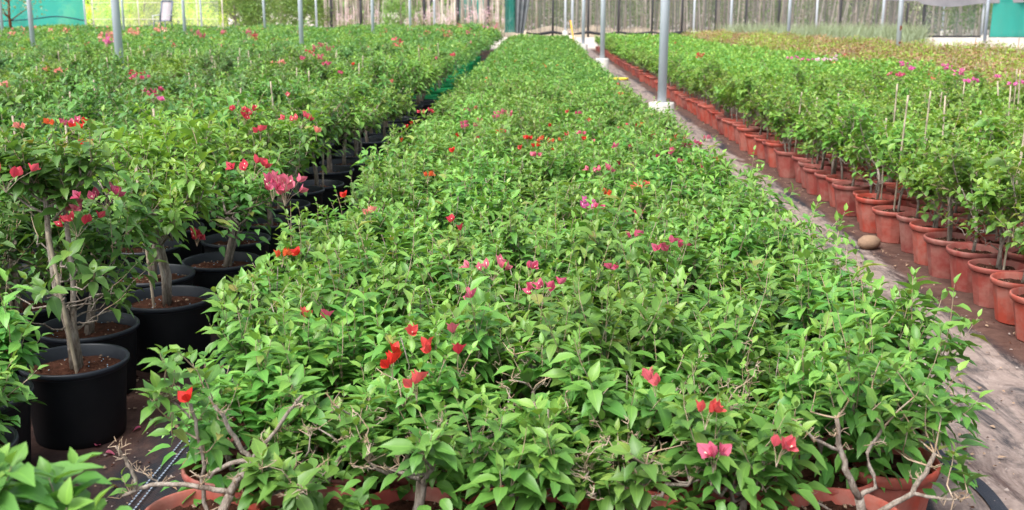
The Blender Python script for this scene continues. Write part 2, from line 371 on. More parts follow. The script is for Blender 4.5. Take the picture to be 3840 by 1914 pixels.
# ------------------------------------------------------------------ plant prototypes: (stems mesh, foliage mesh)
def plant_low(seed, bare=False, H=.60, spread=.19, nsh=36, nl=11, size=.080, trunk_z=.25):
    rng = np.random.default_rng(seed); gw, gl = Geo(), Geo()
    top = np.array([rng.normal(0, .02), rng.normal(0, .02), trunk_z+.09])
    tube(gw, [(rng.normal(0, .01), rng.normal(0, .01), trunk_z-.05), (top*.5+np.array([.005, .005, trunk_z*.5])), top], [.013, .011, .010], 7, 0)
    nb = 6; ends = []
    for k in range(nb):
        a = 6.283*k/nb+rng.normal(0, .3); r = spread*rng.uniform(.45, .95); ends.append((r*math.cos(a), r*math.sin(a), rng.uniform(.66, .84)*H))
    bs = branchy(gw, rng, top, ends, .008, .0035, wob=.018)
    for k in range(nsh):
        b = bs[k % nb]; i = rng.integers(2, len(b)); p = b[i]+rng.normal(0, .012, 3)
        d = np.array([p[0]*1.7+rng.normal(0, .28), p[1]*1.7+rng.normal(0, .28), rng.uniform(.3, 1.1)])
        L = rng.uniform(.08, .20)*(1.3 if rng.random() < .12 else 1)
        if p[2]+L*.75 > H*1.08: L = max(.06, (H*1.08-p[2])/.75)
        shoot(gw, gl, rng, p, d, L, int(nl*rng.uniform(.75, 1.15)), size*rng.uniform(.8, 1.12), LT, .1, wi=1)
    # lower, hanging leaves at the skirt
    n = 95; a = rng.random(n)*6.28; r = spread*rng.uniform(.4, 1.15, n); z = rng.uniform(.38, .78, n)*H
    P = np.stack([r*np.cos(a), r*np.sin(a), z], 1); D = np.stack([np.cos(a)+rng.normal(0, .4, n), np.sin(a)+rng.normal(0, .4, n), rng.uniform(-.5, .25, n)], 1)
    leaves(gl, P, D, np.tile([0, 0, 1.], (n, 1)), size*rng.uniform(.7, 1.1, n), LT, rng)
    for b in bs[:3]: deadtwigs(gw, rng, b[-1], 2, .05)
    for _ in range(rng.integers(1, 7)):
        b = bs[rng.integers(0, nb)]; p = b[-1]; shoot(gw, gl, rng, p, (rng.normal(0, .25)+p[0], rng.normal(0, .25)+p[1], 1.), rng.uniform(.20, .30), rng.integers(9, 13), size*.85, LT, .25, wi=1)
    if rng.random() < .8:
        for _ in range(2):
            a = rng.random()*6.28; p = bs[rng.integers(0, nb)][3]; e = p+np.array([math.cos(a)*.06, math.sin(a)*.06, rng.uniform(.12, .22)])
            tube(gw, [p, (p+e)/2+rng.normal(0, .01, 3), e], [.003, .0025, .002], 5, 0)
    return gw.mesh('stems_low', [M['wood'], M['twig']]), gl.mesh('foliage_low', [M['leaf_mid']])

def plant_pruned(seed, H=.58):
    """front-row plant: thick cut-back wood, many bare spiny twigs, few leaf whorls"""
    rng = np.random.default_rng(seed); gw, gl = Geo(), Geo(); z0 = .25
    lean = rng.normal(0, .03, 2); top = np.array([lean[0], lean[1], z0+.10])
    tube(gw, [(0, 0, z0-.05), (lean[0]*.7, lean[1]*.3, z0+.03), top], [.016, .014, .015], 8, 0)
    ends = []
    nb = 5
    for k in range(nb):
        a = 6.283*k/nb+rng.normal(0, .35); r = rng.uniform(.10, .20); ends.append((r*math.cos(a), r*math.sin(a), rng.uniform(.66, .98)*H))
    bs = branchy(gw, rng, top, ends, .0085, .004, wob=.024, sides=7)
    for b in bs:
        for _ in range(3):
            p = b[rng.integers(2, len(b))]; d = rng.normal(0, 1, 3); d[2] = abs(d[2])*.6+.2; d /= np.linalg.norm(d); e = p+d*rng.uniform(.05, .12)
            tube(gw, [p, (p+e)/2+rng.normal(0, .008, 3), e], [.0035, .003, .002], 5, 0); deadtwigs(gw, rng, e, 4, .06)
        deadtwigs(gw, rng, b[-1], 5, .07)
    for k in range(12):
        b = bs[k % nb]; p = b[rng.integers(3, len(b))]; q = [p]; d = np.array([rng.normal(0, .5), rng.normal(0, .5), 1.])
        for _ in range(4): d = d+rng.normal(0, .35, 3); d[2] = abs(d[2]); d /= np.linalg.norm(d); q.append(q[-1]+d*rng.uniform(.025, .05))
        tube(gw, q, [.0028, .0024, .002, .0015, .001], 4, 1, cap=False); deadtwigs(gw, rng, q[-1], 2, .03); deadtwigs(gw, rng, q[2], 2, .03)
    for k in range(25):
        b = bs[k % nb]; p = b[rng.integers(2, len(b))]
        d = np.array([p[0]*2+rng.normal(0, .3), p[1]*2+rng.normal(0, .3), rng.uniform(.2, 1.)])
        shoot(gw, gl, rng, p, d, rng.uniform(.05, .13), rng.integers(6, 11), .078*rng.uniform(.8, 1.1), LT, .2, wi=1)
    n = 60; a = rng.random(n)*6.28; r = rng.uniform(.05, .2, n); z = rng.uniform(.45, .7, n)*H
    P = np.stack([r*np.cos(a), r*np.sin(a), z], 1); D = np.stack([np.cos(a)+rng.normal(0, .4, n), np.sin(a)+rng.normal(0, .4, n), rng.uniform(-.5, .25, n)], 1)
    leaves(gl, P, D, np.tile([0, 0, 1.], (n, 1)), .07*rng.uniform(.7, 1.1, n), LT, rng)
    return gw.mesh('stems_pruned', [M['wood'], M['twig']]), gl.mesh('foliage_pruned', [M['leaf_mid']])

def plant_tall(seed, H=1.1, spread=.30, nsh=62, nl=11, size=.078, z0=.28, zlow=.5, leafm='leaf_left', T=None, dens=1.0, skirt=60):
    rng = np.random.default_rng(seed); gw, gl = Geo(), Geo(); T = T or LT
    lean = rng.normal(0, .03, 2)
    pts = np.array([(0, 0, z0-.06), (lean[0]*.5, lean[1]*.3, z0+.12), (lean[0]*1.2, lean[1], z0+.3), (lean[0]*.8, lean[1]*1.6, H*.62)]); pts[1:, :2] += rng.normal(0, .012, (3, 2))
    tube(gw, pts, [.019, .016, .014, .011], 8, 0)
    if rng.random() < .6:
        q = pts*1.0; q[:, 0] += .025; q[1:, :2] += rng.normal(0, .015, (3, 2)); tube(gw, q, [.013, .011, .010, .008], 7, 0)
    bs = []
    for lev in np.linspace(zlow/H, .64, 4):
        p = np.array([np.interp(lev*H, pts[:, 2], pts[:, i]) for i in (0, 1)]+[lev*H])
        for k in range(3):
            a = rng.random()*6.28; r = spread*rng.uniform(.5, .95); bs += branchy(gw, rng, p, [(r*math.cos(a), r*math.sin(a), min(H*.9, p[2]+rng.uniform(.06, .30)))], .007, .0035, wob=.02)
    for k in range(int(nsh*dens)):
        b = bs[k % len(bs)]; i = rng.integers(2, len(b)); p = b[i]+rng.normal(0, .014, 3)
        d = np.array([p[0]*1.4+rng.normal(0, .3), p[1]*1.4+rng.normal(0, .3), rng.uniform(.2, 1.1)]); L = rng.uniform(.09, .22)
        if p[2]+L*.75 > H: L = max(.06, (H-p[2])/.75)
        shoot(gw, gl, rng, p, d, L, int(nl*rng.uniform(.7, 1.15)), size*rng.uniform(.8, 1.15), T, .1, wi=1)
    n = skirt; a = rng.random(n)*6.28; r = spread*rng.uniform(.3, 1.1, n); z = rng.uniform(zlow, H*.75, n)
    P = np.stack([r*np.cos(a), r*np.sin(a), z], 1); D = np.stack([np.cos(a)+rng.normal(0, .4, n), np.sin(a)+rng.normal(0, .4, n), rng.uniform(-.6, .2, n)], 1)
    leaves(gl, P, D, np.tile([0, 0, 1.], (n, 1)), size*rng.uniform(.7, 1.1, n), T, rng)
    for b in bs[:5]: deadtwigs(gw, rng, b[-1], 3, .06)
    return gw.mesh('stems_tall', [M['wood'], M['twig']]), gl.mesh('foliage_tall', [M[leafm]])

def plant_standard(seed, H=.92):
    """right-hand plants: bare legs out of the pot, bright round-leaved head"""
    rng = np.random.default_rng(seed); gw, gl = Geo(), Geo(); z0 = .21; heads = []
    zf = rng.uniform(.42, .50)
    for k in range(rng.integers(1, 4)):
        a = rng.random()*6.28; e = np.array([.06*math.cos(a), .06*math.sin(a), zf+rng.normal(0, .03)])
        pts = np.array([(.02*math.cos(a), .02*math.sin(a), z0-.05), (.03*math.cos(a)+rng.normal(0, .012), .03*math.sin(a)+rng.normal(0, .012), (z0+zf)/2), e]); tube(gw, pts, [.011, .009, .009], 7, 0); heads.append(e)
    bs = []
    for h in heads:
        ends = []
        for k in range(6//len(heads)+1):
            a = rng.random()*6.28; r = rng.uniform(.07, .18); ends.append((r*math.cos(a), r*math.sin(a), rng.uniform(zf+.08, H*.84)))
        bs += branchy(gw, rng, h, ends, .0065, .0035, wob=.02)
    for k in range(rng.integers(19, 34)):
        b = bs[k % len(bs)]; i = rng.integers(2, len(b)); p = b[i]+rng.normal(0, .012, 3)
        d = np.array([p[0]*1.8+rng.normal(0, .3), p[1]*1.8+rng.normal(0, .3), rng.uniform(.1, 1.1)]); L = rng.uniform(.07, .18)
        if p[2]+L*.75 > H: L = max(.05, (H-p[2])/.75)
        shoot(gw, gl, rng, p, d, L, rng.integers(7, 12), .068*rng.uniform(.8, 1.2), LR, .1, wi=1)
    for k in range(rng.integers(2, 7)):
        a = rng.random()*6.28; z = rng.uniform(.32, .46); q = rng.uniform(.05, .14); b = branchy(gw, rng, (0, 0, z-.03), [(q*math.cos(a), q*math.sin(a), z+.03)], .004, .0025)[0]
        shoot(gw, gl, rng, b[-1], (math.cos(a), math.sin(a), .7), rng.uniform(.06, .12), rng.integers(5, 9), .062, LR, .1, wi=1)
    for k in range(2):
        b = bs[rng.integers(0, len(bs))]; shoot(gw, gl, rng, b[-1], (rng.normal(0, .3), rng.normal(0, .3), 1.), rng.uniform(.14, .22), rng.integers(5, 9), .055, LR, .4, wi=1)
    for b in bs[:4]: deadtwigs(gw, rng, b[-1], 4, .08)
    return gw.mesh('stems_standard', [M['wood'], M['twig']]), gl.mesh('foliage_standard', [M['leaf_right']])

LOW = [plant_low(100+i, H=.60+.02*(i % 3)) for i in range(12)]
PRUNED = [plant_pruned(200+i) for i in range(5)]
TALL = [plant_tall(300+i, H=[1.02, .88, 1.14, .96, .84][i % 5], zlow=[.40, .45, .5][i % 3], spread=.35, nsh=70, leafm=['leaf_left', 'leaf_left', 'leaf_left_b', 'leaf_left_c'][i % 4]) for i in range(14)]
TALLF = [plant_tall(700+i, H=[1.04, .92, 1.14, .98][i % 4], zlow=.54, spread=.28, nsh=56, leafm=['leaf_left', 'leaf_left_b', 'leaf_left'][i % 3], skirt=30) for i in range(8)]
STD = [plant_standard(400+i, H=[.80, .94, .86, .98, .74][i % 5]) for i in range(15)]

# pots
def pot_mesh(name, rt, rb, h, mat, facet=True):
    g = Geo()
    if facet:
        lathe(g, [(rb*.96, .0), (rb, .004), (rb+(rt-rb)*.62, h*.80), (rt*.90, h*.86)], 12, 0, False)
        lathe(g, [(rt*.88, h*.855), (rt*.965, h*.865), (rt*.97, h*.90), (rt*.995, h*.925), (rt, h*.965), (rt*.985, h*.995), (rt*.955, h), (rt*.93, h*.985), (rt*.90, h*.93), (rt*.82, h*.70)], 28, 0)
    else:
        lathe(g, [(rb*.97, .0), (rb, .006), (rb+(rt-rb)*.1, h*.1), (rt*.93, h*.90)], 40, 0); lathe(g, [(rt*.93, h*.90), (rt*.935, h*.925), (rt*.985, h*.935), (rt, h*.955), (rt, h*.985), (rt*.985, h), (rt*.95, h), (rt*.935, h*.985), (rt*.90, h*.80), (rt*.86, h*.60)], 40, 1)
    g2 = Geo(); V = [(0, 0, -.012)]; 
    lathe(g, [(rb*.97, 0.002), (0.001, .002)], 12, 0, False)
    return g.mesh(name, [mat, M['black_rim']] if not facet else [mat])
def soil_mesh(name, r, z, seed, beads=0):
    rng = np.random.default_rng(seed); g = Geo(); V = []; rings, seg = 7, 26
    for i in range(rings):
        rr = r*i/(rings-1)
        for k in range(seg):
            a = 6.283*k/seg; V.append((rr*math.cos(a), rr*math.sin(a), z+(rng.normal(0, .009) if 0 < i < rings-1 else 0)+.012*(1-i/(rings-1))))
    lv = []; lt = []
    for i in range(rings-1):
        for k in range(seg): k2 = (k+1) % seg; lv += [i*seg+k, (i+1)*seg+k, (i+1)*seg+k2, i*seg+k2]; lt.append(4)
    g.add(V, lv, lt, 0)
    for k in range(48):
        a = rng.random()*6.28; rr = r*.93*math.sqrt(rng.random()); s = rng.uniform(.002, .006)*(r/.13)**.5; c = np.array([rr*math.cos(a), rr*math.sin(a), z+.010]); mi = 1 if (k >= beads or rng.random() < .3) else 2
        if mi == 2: s = .0032
        o = rng.normal(0, 1, (6, 3))*.25; base = np.array([(1, 0, 0), (-1, 0, 0), (0, 1, 0), (0, -1, 0), (0, 0, .7), (0, 0, -.7)])+(o if mi == 1 else 0)
        f = [(0, 2, 4), (2, 1, 4), (1, 3, 4), (3, 0, 4), (2, 0, 5), (1, 2, 5), (3, 1, 5), (0, 3, 5)]
        g.add(c+base*s, [i for q in f for i in q], [3]*8, mi, None, mi == 2)
    return g.mesh(name, [M['soil'], M['chip'], M['bead']])
POT_T = pot_mesh('terracotta_pot', .158, .108, .255, M['terracotta'])
POT_C = pot_mesh('terracotta_pot_b', .166, .116, .275, M['terracotta'])
POT_B = pot_mesh('black_pot', .214, .175, .325, M['black_pot'], False)
POT_G = pot_mesh('green_pot', .20, .16, .33, M['green_pot'], True)
SOIL_T = [soil_mesh('soil_t', .143, .215, 1+i) for i in range(3)]
SOIL_C = [soil_mesh('soil_c', .150, .232, 5+i) for i in range(3)]
SOIL_B = [soil_mesh('soil_b', .198, .272, 9+i, 30) for i in range(3)]

def cane_mesh(L, r=.007):
    g = Geo(); pts = []; rad = []; z = .15; k = 0
    while z < L:
        for dz, q in ((0, 1), (.004, 1.22), (.01, 1)): pts.append((0, 0, z+dz)); rad.append(r*q)
        z += .17
    pts.append((0, 0, L)); rad.append(r); tube(g, pts, rad, 8, 0); return g.mesh('cane', [M['cane']])
CANES = [cane_mesh(.98), cane_mesh(.86), cane_mesh(1.06)]

def flower_mesh(color, n, seed, s=.034):
    rng = np.random.default_rng(seed); g = Geo(); mt = ['bract_'+color, 'twig', 'anther']
    P, D, U, S = [], [], [], []
    for k in range(n):
        c = rng.normal(0, (.013 if n < 10 else .017)*max(1, n)**.40 if n > 1 else .003, 3); c[2] = abs(c[2])*.7+.02
        ax = c+np.array([0, 0, .05])+rng.normal(0, .02, 3); ax /= np.linalg.norm(ax); e = np.cross(ax, [1, .2, .1]); e /= np.linalg.norm(e); f = np.cross(ax, e); a0 = rng.random()*6
        for j in range(3):
            a = a0+j*2.094; rd = math.cos(a)*e+math.sin(a)*f; P.append(c+rd*.002); D.append(ax*rng.uniform(.8, 1.3)+rd*rng.uniform(.35, .95)); U.append(-rd*1.2+ax*.2); S.append(s*rng.uniform(.85, 1.15))
        tube(g, [(0, 0, -.02), c*.5, c], [.0010, .0008, .0008], 4, 1, cap=False)
        for j in range(2): tube(g, [c, c+ax*.018+rng.normal(0, .004, 3)], [.001, .0018], 4, 2 if rng.random() < .6 else 0)
    leaves(g, P, D, U, S, leaf_template(.36, .015), rng, 0, None, -.04, .3)
    return g.mesh('bracts_'+color, [M[q] for q in mt])
FLW = {}
for c in BR:
    FLW[c] = [flower_mesh(c, 1, 11, .038), flower_mesh(c, 3, 12, .036), flower_mesh(c, 6, 13, .038), flower_mesh(c, 12, 14, .033)]

# ------------------------------------------------------------------ objects
def add(name, me, parent=None, loc=(0, 0, 0), rz=0, sc=1.0):
    o = bpy.data.objects.new(name, me); COL.objects.link(o); o.location = loc; o.rotation_euler = (0, 0, rz)
    o.scale = (sc, sc, sc) if np.isscalar(sc) else sc
    if parent: o.parent = parent
    return o
def tag(o, label, cat, group=None, kind=None):
    if label: o['label'] = label
    if cat: o['category'] = cat
    if group: o['group'] = group
    if kind: o['kind'] = kind
    return o
ONES = 'first second third fourth fifth sixth seventh eighth ninth tenth eleventh twelfth thirteenth fourteenth fifteenth sixteenth seventeenth eighteenth nineteenth'.split()
TENS = {2: 'twent', 3: 'thirt', 4: 'fort', 5: 'fift', 6: 'sixt', 7: 'sevent', 8: 'eight', 9: 'ninet'}
def ordw(n):
    if n < 20: return ONES[n-1]
    if n >= 100: return 'hundred' + ('th' if n == 100 else '-and-'+ordw(n-100))
    t, u = divmod(n, 10)
    return TENS[t]+'ieth' if u == 0 else TENS[t]+'y-'+ONES[u-1]

rng0 = np.random.default_rng(7)
PLANTS = []      # (x, y, root object, canopy height) for hanging flowers on the nearest one
def potted(kind, x, y, stems, fol, pot, soil, rz, sc, zs, cane=None, lod=False):
    root = add(kind, None, None, (x, y, 0), 0); root.empty_display_size = .1
    ps = rng0.uniform(.94, 1.05); p = add('pot', pot, root, (0, 0, 0), rz*1.7, (ps, ps, rng0.uniform(.93, 1.06))); s = add('soil', soil, p)
    st = add('stem', stems, root, (0, 0, 0), rz, (sc, sc, zs)); fo = add('foliage', fol, root, (0, 0, 0), rz, (sc, sc, zs))
    if cane is not None:
        c = add('cane', cane, root, (rng0.uniform(-.04, .04), rng0.uniform(-.04, .04), 0)); c.rotation_euler = (rng0.normal(0, .04), rng0.normal(0, .04), 0)
    return root
_joined = {}
def joined(key, parts):
    """one mesh of pot + soil + stems + foliage for plants too far to show their parts"""
    if key in _joined: return _joined[key]
    me = bpy.data.meshes.new('small_plant'); V = []; L = []; T = []; Mi = []; A = []; S = []; n = 0; mats = []
    for m in parts:
        nv = len(m.vertices); v = np.empty(nv*3, np.float32); m.vertices.foreach_get('co', v); V.append(v.reshape(-1, 3))
        l = np.empty(len(m.loops), np.int32); m.loops.foreach_get('vertex_index', l); L.append(l+n); n += nv
        t = np.empty(len(m.polygons), np.int32); m.polygons.foreach_get('loop_total', t); T.append(t)
        mi = np.empty(len(m.polygons), np.int32); m.polygons.foreach_get('material_index', mi); Mi.append(mi+len(mats)); mats += list(m.materials)
        sm = np.empty(len(m.polygons), bool); m.polygons.foreach_get('use_smooth', sm); S.append(sm)
        a = np.empty(nv*4, np.float32); m.attributes['tint'].data.foreach_get('color', a); A.append(a.reshape(-1, 4)[:, :3])
    g = Geo(); g.V = V; g.L = L; g.T = T; g.Mi = Mi; g.A = A; g.S = S; g.n = n
    _joined[key] = g.mesh('small_plant', mats); return _joined[key]

# ---- middle bed: eight across, terracotta pots
MID = []
NR = 37
for j in range(NR):
    for i in range(8):
        x = -.97+.305*i-(.008*i if j > 15 else 0)+max(0, .03-.01*j)+rng0.normal(0, .02); y = 2.78+.335*j+rng0.normal(0, .015)
        if j == 0 and i == 7: continue
        if j == 1 and i == 7: x -= .09
        if j == 0 and i == 0: y -= .04
        v = rng0.integers(0, 12); rz = rng0.random()*6.28; sc = rng0.uniform(.95, 1.1); zs = rng0.uniform(.84, 1.13)
        if (j == 0 and i in (1, 2, 4, 6)) or (j == 1 and i in (3, 5)): st, fo = PRUNED[(i*2+j) % 5]
        else: st, fo = LOW[v]
        if j == 0 and i in (0, 6): st, fo = None, None
        q = int(v % 3)
        if j < 24:
            if st is None: root = add('low_bougainvillea', None, None, (x, y, 0)); p = add('pot', POT_C, root, (0, 0, 0), rz); add('soil', SOIL_C[0], p)
            else: root = potted('low_bougainvillea', x, y, st, fo, POT_C, SOIL_C[q], rz, sc, zs)
        else:
            root = add('low_bougainvillea', joined(('low', int(v)), [POT_C, SOIL_C[q], st, fo]), None, (x, y, 0), rz, (1, 1, zs))
        tag(root, f'low leafy bush in terracotta pot, {ordw(j+1)} row of middle bed, {ordw(i+1)} from its left', 'potted bush', 'low bushes of the middle bed')
        if j == 0: root['label'] = f'half-bare pruned bush in terracotta pot, front row of middle bed, {ordw(i+1)} from left'
        MID.append((x, y, root, .6))
SPECIAL = MID[0][2]
SPECIAL['label'] = 'cut-back bush with long bare grey branches, front left corner of middle bed'

# hand-shaped branches of the cut-back bush at the front left corner
def special_bush(root, basepx, trunk, branches, li, sc=1.0):
    rx, ry = root.location[0], root.location[1]; rng = np.random.default_rng(5); g, gl = Geo(), Geo()
    Yd = ry
    def P(px, py, dy=0): q = on_y(px, py, Yd+dy); return np.array([q[0]-rx, q[1]-ry, q[2]])
    def br(pts, r0, r1, sides=8):
        pts = np.array([P(*p) for p in pts]); n = len(pts); t = np.linspace(0, n-1, n*3-2); q = np.stack([np.interp(t, range(n), pts[:, k]) for k in range(3)], 1)
        q[1:-1] += rng.normal(0, .0028, (len(q)-2, 3)); tube(g, q, np.linspace(r0, r1, len(q)), sides, 0); return q
    b0 = P(*basepx); base = np.array([0, 0, .22]); e0 = P(*trunk)
    tube(g, [base, (base+b0)/2, b0, e0], [.016, .015, .0135, .013], 9, 0)
    a = [br(pts, r0*sc, r1*sc) for pts, r0, r1 in branches]
    for b in a:
        for k in range(4): deadtwigs(g, rng, b[rng.integers(len(b)//2, len(b))], 2, .04)
    for px, py in li:
        p = P(px+rng.normal(0, 12), py+rng.normal(0, 12), rng.uniform(-.02, .10))
        allp = np.concatenate(a); q = allp[np.linalg.norm(allp-p, axis=1).argmin()]; tube(g, [q, (p+q)/2+rng.normal(0, .008, 3), p], [.003, .0025, .002], 5, 1)
        shoot(g, gl, rng, p, (rng.normal(0, .5), rng.normal(0, .4), .8), rng.uniform(.04, .10), rng.integers(6, 11), .068, LT, .1, wi=1)
    add('stem', g.mesh('stems_cutback', [M['wood'], M['twig']]), root); add('foliage', gl.mesh('foliage_cutback', [M['leaf_mid']]), root)
special_bush(SPECIAL, (800, 1990), (865, 1850), [
    ([(865, 1850), (890, 1800), (945, 1725)], .0125, .0105), ([(945, 1725), (1010, 1640, .02), (1090, 1540, .03), (1132, 1485, .04)], .0062, .0045),
    ([(945, 1725), (900, 1670), (850, 1590, -.02), (802, 1520, -.03)], .0075, .005), ([(945, 1725), (880, 1735), (810, 1760), (790, 1790), (740, 1785)], .008, .004),
    ([(865, 1845), (780, 1830), (690, 1815), (560, 1818), (525, 1833), (460, 1860)], .0085, .0055), ([(512, 1832), (500, 1780), (470, 1720), (436, 1674)], .006, .0045),
    ([(806, 1975, .02), (768, 1890, .045), (765, 1750, .05), (740, 1610, .05), (715, 1515, .05)], .007, .005), ([(715, 1570, .05), (650, 1500, .06), (600, 1480, .06)], .0035, .002), ([(590, 1818), (560, 1790), (515, 1768)], .003, .0018)],
    [(740, 1560), (660, 1480), (610, 1400), (740, 1400), (790, 1500), (500, 1850), (750, 1700), (580, 1510), (640, 1640), (900, 1860), (640, 1560)])
FORKED = [m[2] for m in MID[:8] if abs(m[0]-.96) < .12 and m[1] < 2.95][0]
FORKED['label'] = 'forked brown-branched bush at the front right corner of the middle bed'
special_bush(FORKED, (3240, 1960), (3222, 1868, -.03), [
    ([(3222, 1868, -.03), (3169, 1760, -.04), (3150, 1658, -.03), (3137, 1569, -.02)], .0105, .006), ([(3150, 1690, -.03), (3055, 1645, -.05), (2988, 1582, -.06)], .0055, .003),
    ([(3222, 1868, -.03), (3286, 1823, -.03), (3252, 1702, -.02), (3309, 1607)], .008, .004), ([(3240, 1960), (3328, 1905, -.02), (3417, 1848, -.03), (3474, 1772, -.02), (3505, 1702)], .0095, .006),
    ([(3417, 1848, -.03), (3512, 1867, -.05), (3600, 1874, -.06)], .006, .0035), ([(3200, 1950), (3106, 1914, -.05), (3004, 1848, -.06), (2928, 1778, -.07)], .0045, .0022)],
    [(3140, 1560), (3060, 1540), (3180, 1500), (3250, 1560), (3320, 1590), (3400, 1560), (3470, 1620), (3530, 1690), (3560, 1780), (3620, 1850), (3380, 1700), (3260, 1480), (3440, 1500), (2980, 1570), (3340, 1660), (3520, 1580)])


def two_tier(seed):
    rng = np.random.default_rng(seed); gw, gl = Geo(), Geo()
    tube(gw, [(0, 0, .22), (-.01, .01, .42), (-.045, .0, .60), (-.06, .01, .80), (-.05, .0, 1.0)], [.021, .019, .015, .012, .009], 8, 0)
    tube(gw, [(.02, .01, .22), (.0, .02, .45), (.01, .03, .62), (.015, .01, .86), (.03, .0, 1.0)], [.015, .013, .011, .010, .008], 8, 0)
    bs = []
    for k in range(12):
        a = k*.524+rng.normal(0, .2); q = rng.uniform(.08, .21); bs += branchy(gw, rng, (-.03, 0, rng.uniform(.86, .98)), [(q*math.cos(a)-.03, q*math.sin(a), rng.uniform(1.0, 1.14))], .006, .003, wob=.015)
    for k in range(58):
        b = bs[k % 12]; p = b[rng.integers(1, len(b))]; shoot(gw, gl, rng, p, (p[0]*1.8+rng.normal(0, .3), p[1]*1.8+rng.normal(0, .3), .6), rng.uniform(.07, .15), rng.integers(8, 12), .078, LT, .1, wi=1)
    for k in range(20):
        a = rng.random()*6.28; q = rng.uniform(.08, .26); z = rng.uniform(.48, .80); b = branchy(gw, rng, (-.02, 0, z-.06), [(q*math.cos(a), q*math.sin(a), z)], .004, .0025)[0]
        shoot(gw, gl, rng, b[-1], (math.cos(a), math.sin(a), .5), rng.uniform(.07, .14), rng.integers(7, 11), .08, LT, .1, wi=1)
    return gw.mesh('stems_two_tier', [M['wood'], M['twig']]), gl.mesh('foliage_two_tier', [M['leaf_left']])
TALL.append(two_tier(8))
# ---- left bed: tall plants in black pots
LEFT = []
fixed = [(-1.81, 3.95), (-1.96, 4.44), (-1.757, 4.86), (-1.72, 5.64), (-2.33, 4.10), (-2.42, 4.75), (-2.01, 3.52), (-1.97, 5.26), (-1.84, 3.08)]
left_pts = list(fixed)
for c in range(20):
    X = -1.76-.53*c
    y = 6.20 if c == 0 else max(-X/.50-.35, 5.9 if c == 1 else 4.9)
    while y < 23:
        left_pts.append((X+rng0.normal(0, .05), y+rng0.normal(0, .05))); y += .535
left_pts = [q for k, q in enumerate(left_pts) if k < 9 or all((q[0]-r[0])**2+(q[1]-r[1])**2 > .2 for r in left_pts[:9])]
left_pts = left_pts[:9]+sorted(left_pts[9:], key=lambda q: q[1])
LEFT_END = left_pts[299][1]
def left_height(x, y): return 1.02 if y < 12 else max(.82, 1.02-.012*(y-12))
cnt = {}
for k, (x, y) in enumerate(left_pts[:300]):
    v = int(rng0.integers(0, 14)); rz = rng0.random()*6.28; zs = rng0.uniform(.86, 1.14)*left_height(x, y)
    green = x > -2.1 and y > 16.5
    pm = POT_G if green else POT_B
    if k == 0: v, zs, rz = 14, 1.0, 0
    if k in (4, 5): zs *= .85
    if y < 99:
        root = potted('tall_bougainvillea', x, y, *(LOW[v % 12] if k in (6, 8) else TALLF[v % 8] if (x > -2.0 and k > 3) or k == 2 else TALL[v]), pm, SOIL_B[v % 3], rz, 1.0, zs, CANES[v % 3] if rng0.random() < .35 else None)
    else:
        root = add('tall_bougainvillea', joined(('tall', v, green), [pm, SOIL_B[0], *TALL[v]]), None, (x, y, 0), rz, (1, 1, zs))
    c = int(round((-1.76-x)/.53)); cnt[c] = cnt.get(c, 0)+1
    tag(root, f'bushy plant in {"green" if green else "black"} pot, {ordw(cnt[c])} from near end in line {c+1} left of middle bed', 'potted shrub', 'tall plants of the left bed')
    LEFT.append((x, y, root, zs))
nearlab = ['tall two-tiered plant with grey cane in the nearest whole black pot at left', 'plant with thick forked trunk in black pot just behind the nearest one',
           'round leafy plant in second black pot along the left aisle', 'plant in third black pot along the left aisle, beside the dark fabric',
           'plant in black pot cut by left photo edge, upper of the two', 'leafy plant in black pot behind those at the left photo edge',
           'low bush in the black pot cut by left photo edge, lower of the two', 'plant in black pot behind the second pot of the left aisle', 'low bush in lowest black pot at left photo edge']
for o, l in zip(LEFT, nearlab): o[2]['label'] = l
# cane tied to the nearest plant
c = add('cane', CANES[1], LEFT[0][2], (.05, -.03, -.02)); c.rotation_euler = (.02, -.10, 0)

# foreground shrub cut by the lower left corner, out of focus
def corner_shrub():
    rng = np.random.default_rng(77); gw, gl = Geo(), Geo()
    tube(gw, [(0, 0, .24), (.02, .0, .5), (.0, .02, .78)], [.014, .012, .009], 7, 0)
    for k in range(46):
        a = rng.random()*6.28; r = rng.uniform(.0, .24); p = np.array([r*math.cos(a)-.04, r*math.sin(a), rng.uniform(.56, .80)-.5*max(0, r*math.cos(a))])
        tube(gw, [(0, 0.01, .55), p], [.004, .003], 5, 0)
        shoot(gw, gl, rng, p, (p[0]*2+rng.normal(0, .3), p[1]*2+rng.normal(0, .3), .7), rng.uniform(.04, .09), 9, .088, LR, .1, wi=1)
    for k in range(3):
        p = np.array([-.20+.02*k, .02, .84+.04*k]); tube(gw, [(0, 0, .6), (-.12, .01, .75), p], [.006, .005, .004], 5, 0); shoot(gw, gl, rng, p, (.5, 0, .5), .10, 8, .10, LT, .1, wi=1)
    root = add('low_bougainvillea', None, None, (-.93, 1.70, 0)); p = add('pot', POT_B, root); add('soil', SOIL_B[1], p)
    add('stem', gw.mesh('stems_corner', [M['wood'], M['twig']]), root); add('foliage', gl.mesh('foliage_corner', [M['leaf_mid']]), root)
    tag(root, 'blurred bright green bush cut off by the lower left corner, nearest plant of all', 'potted bush')
corner_shrub()

